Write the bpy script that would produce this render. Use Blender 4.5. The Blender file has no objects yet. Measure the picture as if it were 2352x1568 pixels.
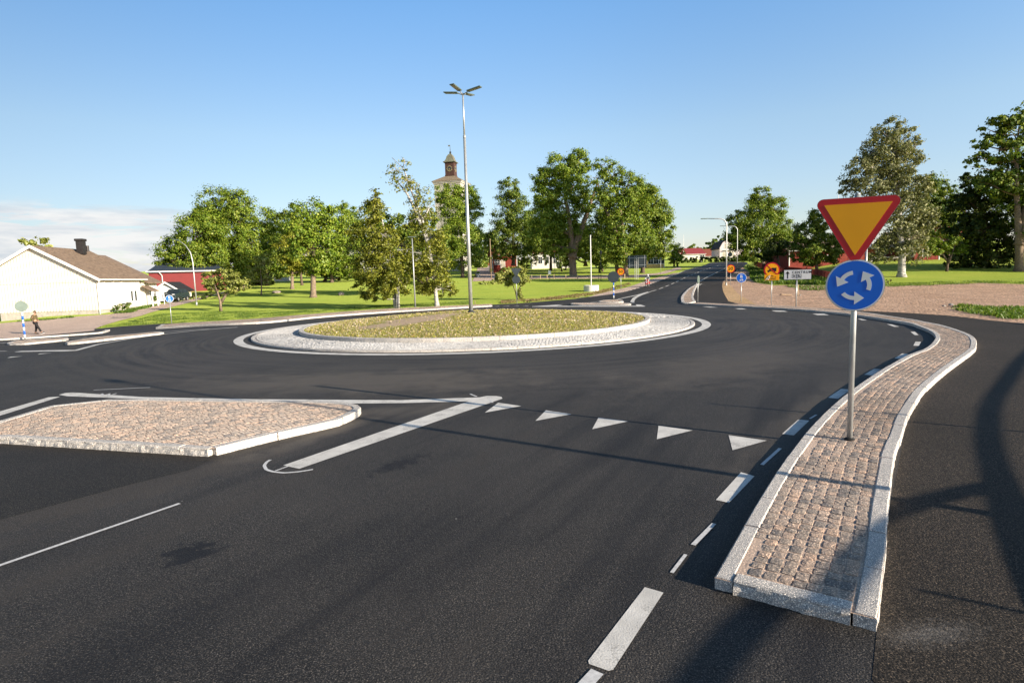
import bpy, bmesh, math, random
import numpy as np
from mathutils import Vector, Matrix, noise
from mathutils.geometry import delaunay_2d_cdt

random.seed(7)
RNG = np.random.default_rng(11)
scene = bpy.context.scene
COL = scene.collection
PI = math.pi

# ------------------------------------------------------------------ survey helpers
F, PITCH, ROLL, HC = 1347.5, 0.1093, 0.0303, 2.84     # focal length in survey units, camera tilt, roll, height
CR, SR, CP, SP = math.cos(ROLL), math.sin(ROLL), math.cos(PITCH), math.sin(PITCH)
CEN = Vector((-2.03, 34.9))                            # centre of the roundabout
RZ = 0.04                                              # road surface above the soil


def sstep(t):
    t = min(1, max(0, t))
    return t * t * (3 - 2 * t)


def hz(x, y):
    """terrain height: flat round the roundabout, rising to the north, dipping to the west"""
    t = y - 45
    if t <= 0: h = 0
    elif t < 40: h = .047 * t * t / 80
    elif t < 200: h = .94 + .047 * (t - 40)
    else:
        k = min(t - 200, 300); h = 8.46 + .047 * k - .047 * k * k / 600
    d = max(sstep((-x - 18) / 14) * (1 - sstep((y - 48) / 16)), sstep((-x - 48) / 8) * (1 - sstep((y - 75) / 15)))
    if x > 20 and y > 62: h += .03 * min(y - 62, 90) * sstep((x / y - .46) / .12)
    return h - .47 * d


def ray(px, py):
    x = (px - 1176) / F; y = -(py - 784) / F
    xr = CR * x + SR * y; yr = -SR * x + CR * y
    return Vector((xr, CP + SP * yr, -SP + CP * yr))


def G(px, py, dz=RZ):
    """ground point under a survey direction"""
    d = ray(px, py); t = 1.0; step = .5; prev = t
    while t < 900:
        if HC + d.z * t < hz(d.x * t, d.y * t) + dz: break
        prev = t; t += step; step = min(3, step * 1.05)
    a, b = prev, t
    for _ in range(30):
        m = (a + b) / 2
        if HC + d.z * m < hz(d.x * m, d.y * m) + dz: b = m
        else: a = m
    return Vector((d.x * b, d.y * b, HC + d.z * b))


def G2(px, py, dz=RZ):
    p = G(px, py, dz); return (p.x, p.y)


def at(px, py, Y):
    d = ray(px, py); t = Y / d.y
    return Vector((d.x * t, Y, HC + d.z * t))


def per_px(P):
    """metres per survey unit at a point"""
    return (CP * P[1] - SP * (P[2] - HC)) / F


# ------------------------------------------------------------------ materials
def new_mat(name):
    m = bpy.data.materials.new(name); m.use_nodes = True
    nt = m.node_tree; b = nt.nodes['Principled BSDF']
    return m, nt, b


def nd(nt, t, **kw):
    n = nt.nodes.new(t)
    for k, v in kw.items(): setattr(n, k, v)
    return n


def ramp(nt, stops, fac=None):
    r = nd(nt, 'ShaderNodeValToRGB')
    el = r.color_ramp.elements
    while len(el) < len(stops): el.new(.5)
    for e, (p, c) in zip(el, stops):
        e.position = p; e.color = (*c, 1) if len(c) == 3 else c
    if fac is not None: nt.links.new(fac, r.inputs[0])
    return r


def noise_n(nt, vec, scale, detail=4, rough=.55, dist=0):
    n = nd(nt, 'ShaderNodeTexNoise'); n.inputs['Scale'].default_value = scale; n.inputs['Detail'].default_value = detail
    n.inputs['Roughness'].default_value = rough; n.inputs['Distortion'].default_value = dist
    if vec is not None: nt.links.new(vec, n.inputs['Vector'])
    return n


def mixc(nt, fac, a, b, mode='MIX'):
    m = nd(nt, 'ShaderNodeMix', data_type='RGBA', blend_type=mode)
    for s, v in ((0, fac), (6, a), (7, b)):
        if hasattr(v, 'is_output') or hasattr(v, 'links'): nt.links.new(v, m.inputs[s])
        elif s == 0: m.inputs[0].default_value = v
        else: m.inputs[s].default_value = (*v, 1)
    return m.outputs[2]


def math_n(nt, op, a, b=None, clamp=False):
    m = nd(nt, 'ShaderNodeMath', operation=op); m.use_clamp = clamp
    for i, v in enumerate((a, b)):
        if v is None: continue
        if isinstance(v, (int, float)): m.inputs[i].default_value = v
        else: nt.links.new(v, m.inputs[i])
    return m.outputs[0]


def bump(nt, b, height, strength=.5, dist=.02):
    n = nd(nt, 'ShaderNodeBump'); n.inputs['Strength'].default_value = strength; n.inputs['Distance'].default_value = dist
    nt.links.new(height, n.inputs['Height']); nt.links.new(n.outputs[0], b.inputs['Normal'])
    return n


def mat(name, c, rough=.7, var=.15, scale=3, metal=0, bmp=0, bscale=40, bdist=.01, c2=None, spec=.4):
    m, nt, b = new_mat(name)
    pos = nd(nt, 'ShaderNodeNewGeometry').outputs['Position']
    n = noise_n(nt, pos, scale)
    lo = tuple(max(0, v * (1 - var)) for v in c) if c2 is None else c2
    hi = tuple(min(1, v * (1 + var)) for v in c) if c2 is None else c
    r = ramp(nt, [(.3, lo), (.7, hi)], n.outputs[0])
    nt.links.new(r.outputs[0], b.inputs['Base Color'])
    b.inputs['Roughness'].default_value = rough; b.inputs['Metallic'].default_value = metal
    b.inputs['Specular IOR Level'].default_value = spec
    if bmp: bump(nt, b, noise_n(nt, pos, bscale, 6).outputs[0], bmp, bdist)
    return m


def leaf_mat(name, c_dark, c_mid, c_light, trans=.27):
    m, nt, b = new_mat(name)
    nt.nodes.remove(b)
    out = nt.nodes['Material Output']
    geo = nd(nt, 'ShaderNodeNewGeometry')
    n = noise_n(nt, geo.outputs['Position'], .55, 3)
    f = math_n(nt, 'ADD', math_n(nt, 'MULTIPLY', geo.outputs['Random Per Island'], .55), math_n(nt, 'MULTIPLY', n.outputs[0], .5))
    r = ramp(nt, [(.2, c_dark), (.5, c_mid), (.85, c_light)], f)
    d = nd(nt, 'ShaderNodeBsdfDiffuse'); t = nd(nt, 'ShaderNodeBsdfTranslucent'); g = nd(nt, 'ShaderNodeBsdfGlossy')
    g.inputs['Roughness'].default_value = .5; g.inputs['Color'].default_value = (.5, .5, .5, 1)
    nt.links.new(r.outputs[0], d.inputs['Color'])
    tc = mixc(nt, 1, r.outputs[0], (1.0, 1.0, .35), 'MULTIPLY'); nt.links.new(tc, t.inputs['Color'])
    mx = nd(nt, 'ShaderNodeMixShader'); mx.inputs[0].default_value = trans
    nt.links.new(d.outputs[0], mx.inputs[1]); nt.links.new(t.outputs[0], mx.inputs[2])
    m2 = nd(nt, 'ShaderNodeMixShader'); m2.inputs[0].default_value = .045
    nt.links.new(mx.outputs[0], m2.inputs[1]); nt.links.new(g.outputs[0], m2.inputs[2])
    nt.links.new(m2.outputs[0], out.inputs[0])
    return m


def grain_mat(name, stops, rough, gscale=110, bstr=.8, bdist=.01, extra=None, spec=.3, con=.55):
    """asphalt, gravel, earth: large tone noise x fine grain, with bump"""
    m, nt, b = new_mat(name)
    pos = nd(nt, 'ShaderNodeNewGeometry').outputs['Position']
    big = noise_n(nt, pos, .35, 6, .6)
    col = ramp(nt, [(.3, stops[0]), (.7, stops[1])], big.outputs[0]).outputs[0]
    fine = noise_n(nt, pos, gscale * .78, 3, .65)
    mid = noise_n(nt, pos, gscale * .22, 3, .6); mr_ = ramp(nt, [(.35, (.72, .72, .72)), (.65, (1.22, 1.2, 1.18))], mid.outputs[0]); col = mixc(nt, min(1, con), col, mr_.outputs[0], 'MULTIPLY')
    fr = ramp(nt, [(.38, (.35, .35, .36)), (.5, (.75, .75, .75)), (.57, (1.45, 1.4, 1.33)), (.67, (5.6, 5.1, 4.4))], fine.outputs[0])
    col = mixc(nt, con, col, fr.outputs[0], 'MULTIPLY')
    if extra: col = extra(nt, pos, col)
    nt.links.new(col, b.inputs['Base Color'])
    b.inputs['Roughness'].default_value = rough; b.inputs['Specular IOR Level'].default_value = spec
    v = nd(nt, 'ShaderNodeTexVoronoi'); v.inputs['Scale'].default_value = gscale * .55; nt.links.new(pos, v.inputs['Vector'])
    h = math_n(nt, 'ADD', math_n(nt, 'MULTIPLY', v.outputs['Distance'], -.7), noise_n(nt, pos, gscale * .8, 4, .7).outputs[0])
    bump(nt, b, h, bstr, bdist)
    return m


def ellipse_mask(nt, pos, c, u, a, bb, nscale=3, thr=.35, soft=.3):
    """soft irregular patch on the ground: centre c, long axis direction u, half axes a, bb"""
    mp = nd(nt, 'ShaderNodeMapping'); mp.vector_type = 'TEXTURE'
    mp.inputs['Location'].default_value = (c[0], c[1], 0); mp.inputs['Rotation'].default_value = (0, 0, math.atan2(u[1], u[0]))
    mp.inputs['Scale'].default_value = (a, bb, 1000)
    nt.links.new(pos, mp.inputs['Vector'])
    ln = nd(nt, 'ShaderNodeVectorMath', operation='LENGTH'); nt.links.new(mp.outputs[0], ln.inputs[0])
    n = noise_n(nt, pos, nscale, 5, .65)
    d = math_n(nt, 'SUBTRACT', 1.0, ln.outputs['Value'])
    s = math_n(nt, 'ADD', d, math_n(nt, 'MULTIPLY', math_n(nt, 'SUBTRACT', n.outputs[0], .5), 2.0))
    mr = nd(nt, 'ShaderNodeMapRange'); mr.interpolation_type = 'SMOOTHSTEP'
    nt.links.new(s, mr.inputs[0]); mr.inputs[1].default_value = thr; mr.inputs[2].default_value = thr + soft
    return mr.outputs[0]


def road_extra(nt, pos, col):
    # tyre polish and dust laid down in arcs round the roundabout, and lengthwise on the approach
    sub = nd(nt, 'ShaderNodeVectorMath', operation='SUBTRACT'); nt.links.new(pos, sub.inputs[0]); sub.inputs[1].default_value = (CEN.x, CEN.y, 0)
    sep = nd(nt, 'ShaderNodeSeparateXYZ'); nt.links.new(sub.outputs[0], sep.inputs[0])
    r = math_n(nt, 'SQRT', math_n(nt, 'ADD', math_n(nt, 'POWER', sep.outputs[0], 2), math_n(nt, 'POWER', sep.outputs[1], 2)))
    th = math_n(nt, 'ARCTAN2', sep.outputs[1], sep.outputs[0])
    cmb = nd(nt, 'ShaderNodeCombineXYZ')
    nt.links.new(math_n(nt, 'MULTIPLY', r, 2.6), cmb.inputs[0]); nt.links.new(math_n(nt, 'MULTIPLY', th, 2.2), cmb.inputs[1])
    arcs = noise_n(nt, cmb.outputs[0], 1, 5, .62)
    near = nd(nt, 'ShaderNodeMapRange'); near.interpolation_type = 'SMOOTHSTEP'
    nt.links.new(r, near.inputs[0]); near.inputs[1].default_value = 23.5; near.inputs[2].default_value = 17
    am = ramp(nt, [(.42, (0, 0, 0)), (.72, (1, 1, 1))], arcs.outputs[0])
    f = math_n(nt, 'MULTIPLY', am.outputs[0], near.outputs[0])
    col = mixc(nt, math_n(nt, 'MULTIPLY', f, .85), col, (.085, .075, .064))
    ad = ramp(nt, [(.28, (1, 1, 1)), (.46, (0, 0, 0))], arcs.outputs[0])
    col = mixc(nt, math_n(nt, 'MULTIPLY', math_n(nt, 'MULTIPLY', ad.outputs[0], near.outputs[0]), .5), col, (.012, .012, .014))
    # broad dusty zones swept by the traffic
    for (dx, dy), (ex, ey), wd, am in (((420, 880), (1300, 868), 2.4, .6), ((820, 955), (1110, 925), .9, .55), ((1420, 900), (1820, 800), 2.2, .4), ((560, 1055), (850, 960), .45, .7), ((1660, 1090), (1960, 880), .5, .35)):
        a, b = G(dx, dy), G(ex, ey)
        col = mixc(nt, math_n(nt, 'MULTIPLY', ellipse_mask(nt, pos, (a + b) / 2, b - a, (b - a).length * .6, wd, .9, -.1, .9), min(.9, am * 1.25)), col, (.125, .108, .09))
    dn = ramp(nt, [(.45, (0, 0, 0)), (.75, (1, 1, 1))], noise_n(nt, pos, .16, 6, .62, .6).outputs[0])
    col = mixc(nt, math_n(nt, 'MULTIPLY', dn.outputs[0], .65), col, (.080, .072, .065))
    # lengthwise wheel tracks on the approach lane
    lane = (G(1108, 912) - G(655, 1072)).normalized()
    mp = nd(nt, 'ShaderNodeMapping'); mp.inputs['Rotation'].default_value = (0, 0, -math.atan2(lane.y, lane.x)); nt.links.new(pos, mp.inputs[0])
    mp2 = nd(nt, 'ShaderNodeMapping'); mp2.inputs['Scale'].default_value = (.09, 1.15, 1); nt.links.new(mp.outputs[0], mp2.inputs[0])
    tr = noise_n(nt, mp2.outputs[0], 1, 4, .55)
    far = nd(nt, 'ShaderNodeMapRange'); far.interpolation_type = 'SMOOTHSTEP'; nt.links.new(r, far.inputs[0]); far.inputs[1].default_value = 19; far.inputs[2].default_value = 24
    tm = ramp(nt, [(.36, (1, 1, 1)), (.5, (0, 0, 0))], tr.outputs[0])
    col = mixc(nt, math_n(nt, 'MULTIPLY', math_n(nt, 'MULTIPLY', tm.outputs[0], far.outputs[0]), .55), col, (.011, .011, .014))
    tl = ramp(nt, [(.55, (0, 0, 0)), (.75, (1, 1, 1))], tr.outputs[0])
    col = mixc(nt, math_n(nt, 'MULTIPLY', math_n(nt, 'MULTIPLY', tl.outputs[0], far.outputs[0]), .65), col, (.058, .050, .043))
    # oil patch, dusty seam beside the splitter island
    a, b = G(345, 1308), G(525, 1240)
    col = mixc(nt, math_n(nt, 'MULTIPLY', ellipse_mask(nt, pos, (a + b) / 2, b - a, (b - a).length * .7, .5, 7, .35, .35), .75), col, (.005, .006, .010))
    a, b = G(800, 1110), G(1010, 1030)
    col = mixc(nt, math_n(nt, 'MULTIPLY', ellipse_mask(nt, pos, (a + b) / 2, b - a, (b - a).length * .65, .4, 7, .35, .5), .65), col, (.006, .006, .010))
    a, b = G(-60, 1215), G(560, 1062)
    col = mixc(nt, math_n(nt, 'MULTIPLY', ellipse_mask(nt, pos, (a + b) / 2, b - a, (b - a).length * .7, .55, 2.2, .0), .3), col, (.085, .07, .055))
    # stray light chippings
    v = nd(nt, 'ShaderNodeTexVoronoi'); v.inputs['Scale'].default_value = 1.7; nt.links.new(pos, v.inputs['Vector'])
    chip = math_n(nt, 'LESS_THAN', v.outputs['Distance'], .016)
    return mixc(nt, chip, col, (.4, .38, .34))


def path_extra(nt, pos, col):
    p = G(2080, 1462)
    q = G(2260, 1440)
    col = mixc(nt, math_n(nt, 'MULTIPLY', ellipse_mask(nt, pos, (p * .72 + q * .28), q - p, .75, .26, 22, .1, 1.5), .42), col, (.3, .29, .28))
    a, b = G(1615, 690), G(1640, 655)
    return mixc(nt, math_n(nt, 'MULTIPLY', ellipse_mask(nt, pos, (a + b) / 2, b - a, 7, 1.1, 1.2, .2), .35), col, (.06, .05, .042))


M = {}
M['road'] = grain_mat('asphalt', ((.029, .0285, .0295), (.049, .047, .046)), .72, 100, .75, .008, road_extra, .25, 1.0)
M['old_patch'] = grain_mat('smooth_asphalt', ((.022, .0215, .021), (.036, .034, .032)), .74, 95, .6, .007, None, .2, 1.0)
M['path'] = grain_mat('path_asphalt', ((.030, .026, .022), (.043, .037, .032)), .8, 100, .75, .008, path_extra, .2, 1.0)
M['far_road'] = grain_mat('old_asphalt', ((.05, .048, .048), (.085, .08, .078)), .7, 60, .5, .01)
M['earth'] = grain_mat('bare_earth', ((.43, .285, .20), (.56, .39, .285)), .95, 9, .9, .07, spec=.1, con=.4)
M['sandy'] = grain_mat('sandy_gravel', ((.46, .31, .17), (.60, .42, .25)), .95, 22, .9, .03, spec=.1, con=.45)
M['gravel'] = grain_mat('pink_gravel', ((.50, .385, .32), (.62, .49, .415)), .95, 45, .6, .02, spec=.1, con=.35)
M['granite'] = grain_mat('granite', ((.44, .43, .42), (.56, .54, .52)), .75, 140, .6, .006, spec=.25, con=.62)
M['granite_pink'] = grain_mat('sett_granite', ((.33, .275, .232), (.50, .425, .365)), .85, 75, .8, .005, spec=.2, con=.5)
M['sett_light'] = grain_mat('sunlit_setts', ((.385, .325, .28), (.51, .445, .39)), .85, 60, .5, .005, spec=.2, con=.34)  # paler copy of the sett granite, sun on the left island put into colour
M['granite_pale'] = grain_mat('pale_setts', ((.46, .455, .45), (.60, .595, .585)), .85, 60, .4, .004, spec=.2, con=.15)
M['mortar'] = grain_mat('joint_sand', ((.50, .38, .30), (.62, .48, .39)), .95, 60, .5, .01, spec=.1, con=.25)
M['mortar_grey'] = grain_mat('joint_grit', ((.26, .25, .24), (.36, .35, .33)), .95, 60, .5, .01, spec=.1, con=.25)


def sett_variation(m, grey=0):
    """each stone its own tone"""
    nt = m.node_tree; b = nt.nodes['Principled BSDF']
    src = b.inputs['Base Color'].links[0].from_socket
    g = nd(nt, 'ShaderNodeNewGeometry')
    r = ramp(nt, [(0, (.5, .54, .6)), (.1, (.7, .72, .75)), (.35, (.92, .9, .88)), (.7, (1.05, 1, .97)), (1, (1.3, 1.12, 1.0))], g.outputs['Random Per Island'])
    if grey:
        for e_, v_ in zip(r.color_ramp.elements, (.7, .82, .95, 1.02, 1.12)): e_.color = (v_, v_, v_, 1)
    nt.links.new(mixc(nt, 1, src, r.outputs[0], 'MULTIPLY'), b.inputs['Base Color'])


sett_variation(M['granite_pink']); sett_variation(M['sett_light']); sett_variation(M['granite_pale'], 1)


def grass_mat(name, a, b, c, patch=.12):
    m, nt, bs = new_mat(name)
    pos = nd(nt, 'ShaderNodeNewGeometry').outputs['Position']
    big = noise_n(nt, pos, patch, 5, .6, .4)
    r = ramp(nt, [(.3, a), (.52, b), (.75, c)], big.outputs[0]).outputs[0]
    mp = nd(nt, 'ShaderNodeMapping'); mp.inputs['Scale'].default_value = (1, 1, .3); nt.links.new(pos, mp.inputs[0])
    f1 = noise_n(nt, mp.outputs[0], 7, 6, .75)
    r2 = ramp(nt, [(.3, (.5, .55, .5)), (.5, (1, 1, 1)), (.7, (1.35, 1.25, 1.2))], f1.outputs[0])
    col = mixc(nt, .8, r, r2.outputs[0], 'MULTIPLY')
    nt.links.new(col, bs.inputs['Base Color']); bs.inputs['Roughness'].default_value = .9; bs.inputs['Specular IOR Level'].default_value = .1
    bs.inputs['Sheen Weight'].default_value = .25; bs.inputs['Sheen Tint'].default_value = (.7, .9, .2, 1)
    bump(nt, bs, noise_n(nt, pos, 18, 5, .8).outputs[0], .9, .05)
    return m


M['lawn'] = grass_mat('lawn_grass', (.140, .200, .014), (.210, .258, .021), (.300, .300, .045))
M['blade'] = leaf_mat('grass_blades', (.05, .12, .01), (.10, .19, .02), (.21, .26, .05), .4)
M['dry_blade'] = leaf_mat('dry_blades', (.16, .12, .05), (.27, .2, .09), (.35, .28, .13), .3)
M['maple'] = leaf_mat('maple_leaves', (0.055, 0.105, 0.009), (0.157, 0.249, 0.020), (0.347, 0.386, 0.050))
M['lime'] = leaf_mat('lime_leaves', (0.073, 0.138, 0.011), (0.179, 0.280, 0.022), (0.364, 0.414, 0.058))
M['yellowgreen'] = leaf_mat('yellow_green_leaves', (0.114, 0.131, 0.010), (0.255, 0.275, 0.020), (0.43, 0.42, 0.065))
M['birch'] = leaf_mat('birch_leaves', (0.067, 0.090, 0.009), (0.185, 0.211, 0.020), (0.381, 0.381, 0.056))
M['silver'] = leaf_mat('silver_leaves', (0.066, 0.082, 0.030), (0.17, 0.19, 0.075), (0.40, 0.40, 0.20))
M['dark'] = leaf_mat('dark_leaves', (0.019, 0.041, 0.007), (0.049, 0.084, 0.012), (0.130, 0.152, 0.023), .25)
M['green'] = leaf_mat('green_leaves', (0.036, 0.081, 0.009), (0.118, 0.193, 0.020), (0.291, 0.330, 0.047))
M['orange_leaf'] = leaf_mat('rust_leaves', (.2, .05, .012), (.34, .1, .03), (.45, .18, .06))
M['pale_leaf'] = leaf_mat('pale_leaves', (0.130, 0.160, 0.026), (0.27, 0.31, 0.055), (0.50, 0.50, 0.17))
M['bark'] = mat('bark', (.13, .095, .07), .95, .4, 6, bmp=1, bscale=14, bdist=.05)
M['bark_pale'] = mat('pale_bark', (.24, .18, .13), .95, .4, 6, bmp=1, bscale=14, bdist=.05)
M['steel'] = mat('galvanised_steel', (.50, .52, .52), .42, .12, 4, .55, spec=.5)
M['steel_dark'] = mat('dark_steel', (.05, .055, .06), .5, .1, 4, .3)
M['alu'] = mat('sign_back', (.045, .06, .068), .5, .1, 3, .3)
M['alu_pale'] = mat('pale_sign_back', (.13, .175, .155), .5, .1, 3, .2)
M['sign_edge'] = mat('sign_edge', (.28, .30, .31), .45, .05, 3, .5)
M['red'] = mat('sign_red', (.52, .010, .018), .35, .04, 3)
M['yellow'] = mat('sign_yellow', (.95, .40, .003), .38, .03, 3)
M['blue'] = mat('sign_blue', (.004, .13, .66), .35, .03, 3)
M['white'] = mat('sign_white', (.72, .73, .74), .4, .03, 3)
M['black'] = mat('sign_black', (.012, .012, .013), .5, .1, 3)
M['paint'] = mat('road_paint', (.66, .64, .60), .7, .16, 3, bmp=.6, bscale=70, bdist=.006)


def wear(m):
    nt = m.node_tree; b = nt.nodes['Principled BSDF']; src = b.inputs['Base Color'].links[0].from_socket
    pos = nd(nt, 'ShaderNodeNewGeometry').outputs['Position']
    a = noise_n(nt, pos, 2.2, 8, .72); f = noise_n(nt, pos, 60, 4, .75)
    k = math_n(nt, 'ADD', math_n(nt, 'MULTIPLY', a.outputs[0], .6), math_n(nt, 'MULTIPLY', f.outputs[0], .5))
    r = ramp(nt, [(.575, (0, 0, 0)), (.69, (1, 1, 1))], k)
    nt.links.new(mixc(nt, math_n(nt, 'MULTIPLY', r.outputs[0], .75), src, (.10, .095, .09)), b.inputs['Base Color'])


wear(M['paint'])
M['paint_thin'] = mat('spray_paint', (.6, .6, .6), .8, .2, 25)
M['cream'] = mat('cream_boards', (.73, .69, .60), .75, .05, 2)
M['white_wall'] = mat('white_render', (.74, .72, .68), .8, .06, 2)
M['old_plaster'] = mat('old_plaster', (.52, .49, .43), .9, .15, .8)
M['white_wood'] = mat('white_paintwork', (.78, .78, .77), .6, .04, 3)
M['concrete'] = mat('concrete', (.42, .39, .35), .9, .2, 3, bmp=.4, bscale=20)
M['roof_brown'] = mat('brown_tiles', (.20, .145, .105), .85, .35, 3)
M['roof_red'] = mat('red_tiles', (.25, .07, .042), .85, .2, 2)
M['roof_bright'] = mat('bright_red_roof', (.30, .045, .05), .7, .1, 2)
M['roof_black'] = mat('black_roof', (.022, .022, .026), .8, .25, 2)
M['roof_blue'] = mat('blue_grey_roof', (.045, .062, .095), .55, .12, 1, .2)
M['redwood'] = mat('falu_red_boards', (.21, .032, .021), .85, .18, 2)
M['redmetal'] = mat('red_cladding', (.18, .015, .017), .6, .08, 1)
M['yellow_wall'] = mat('yellow_render', (.70, .46, .18), .8, .06, 2)
M['pink_wall'] = mat('pale_pink_boards', (.62, .52, .56), .8, .05, 2)
M['glass'] = mat('window_glass', (.03, .04, .05), .08, .2, 2, spec=.8)
M['pane_blind'] = mat('curtained_glass', (.42, .38, .30), .25, .2, 2, spec=.6)
M['copper'] = mat('verdigris_copper', (.20, .235, .17), .7, .3, 2, c2=(.13, .10, .07))
M['shingle'] = mat('weathered_shingles', (.24, .19, .13), .9, .25, 2)
M['brown_boards'] = mat('brown_boards', (.07, .034, .027), .8, .2, 2)
M['gold'] = mat('gilding', (.62, .47, .20), .4, .1, 3, .3)
M['chimney'] = mat('sheet_metal', (.045, .04, .04), .5, .2, 3, .4)
M['wood'] = mat('weathered_wood', (.33, .24, .16), .9, .2, 5)
M['wood_pale'] = mat('pale_wood', (.50, .38, .24), .9, .15, 5)
M['rubber'] = mat('rubber', (.02, .02, .02), .85, .1, 5)
M['stone'] = mat('field_stone', (.30, .26, .22), .9, .3, 3, bmp=.8, bscale=8, bdist=.05)
M['orange_paint'] = mat('orange_paint', (.50, .12, .03), .6, .1, 3)


def birch_bark():
    m, nt, b = new_mat('birch_bark')
    pos = nd(nt, 'ShaderNodeNewGeometry').outputs['Position']
    mp = nd(nt, 'ShaderNodeMapping'); mp.inputs['Scale'].default_value = (1.2, 1.2, 5); nt.links.new(pos, mp.inputs[0])
    n = noise_n(nt, mp.outputs[0], 1.6, 5, .65)
    r = ramp(nt, [(.36, (.05, .045, .04)), (.45, (.4, .385, .35)), (.7, (.6, .575, .53))], n.outputs[0])
    nt.links.new(r.outputs[0], b.inputs['Base Color']); b.inputs['Roughness'].default_value = .85
    return m


M['birch_bark'] = birch_bark()


def sedum():
    m, nt, b = new_mat('sedum_mat')
    pos = nd(nt, 'ShaderNodeNewGeometry').outputs['Position']
    n = noise_n(nt, pos, 3.2, 6, .75)
    r = ramp(nt, [(.3, (.32, .15, .07)), (.42, (.28, .29, .05)), (.55, (.36, .32, .07)), (.72, (.50, .40, .28))], n.outputs[0])
    c = CEN + Vector((-3.3, -3.1))
    msk = ellipse_mask(nt, pos, c, (.62, .78), 4.0, 2.0, .8, .0, .4)
    nt.links.new(mixc(nt, msk, r.outputs[0], (.50, .37, .25)), b.inputs['Base Color'])
    b.inputs['Roughness'].default_value = .95
    bump(nt, b, noise_n(nt, pos, 14, 5, .8).outputs[0], 1, .06)
    return m


M['sedum'] = sedum()


def sedum_leaf():
    m, nt, b = new_mat('sedum_shoots')
    g = nd(nt, 'ShaderNodeNewGeometry')
    n = noise_n(nt, g.outputs['Position'], .9, 4, .7)
    f = math_n(nt, 'ADD', math_n(nt, 'MULTIPLY', g.outputs['Random Per Island'], .6), math_n(nt, 'MULTIPLY', n.outputs[0], .42))
    r = ramp(nt, [(.12, (.32, .13, .06)), (.28, (.19, .23, .035)), (.46, (.33, .33, .05)), (.57, (.42, .31, .09)), (.69, (.52, .41, .32)), (.9, (.70, .59, .52))], f)
    nt.links.new(r.outputs[0], b.inputs['Base Color']); b.inputs['Roughness'].default_value = .9
    return m


M['sedum_leaf'] = sedum_leaf()

# ------------------------------------------------------------------ mesh helpers


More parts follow.
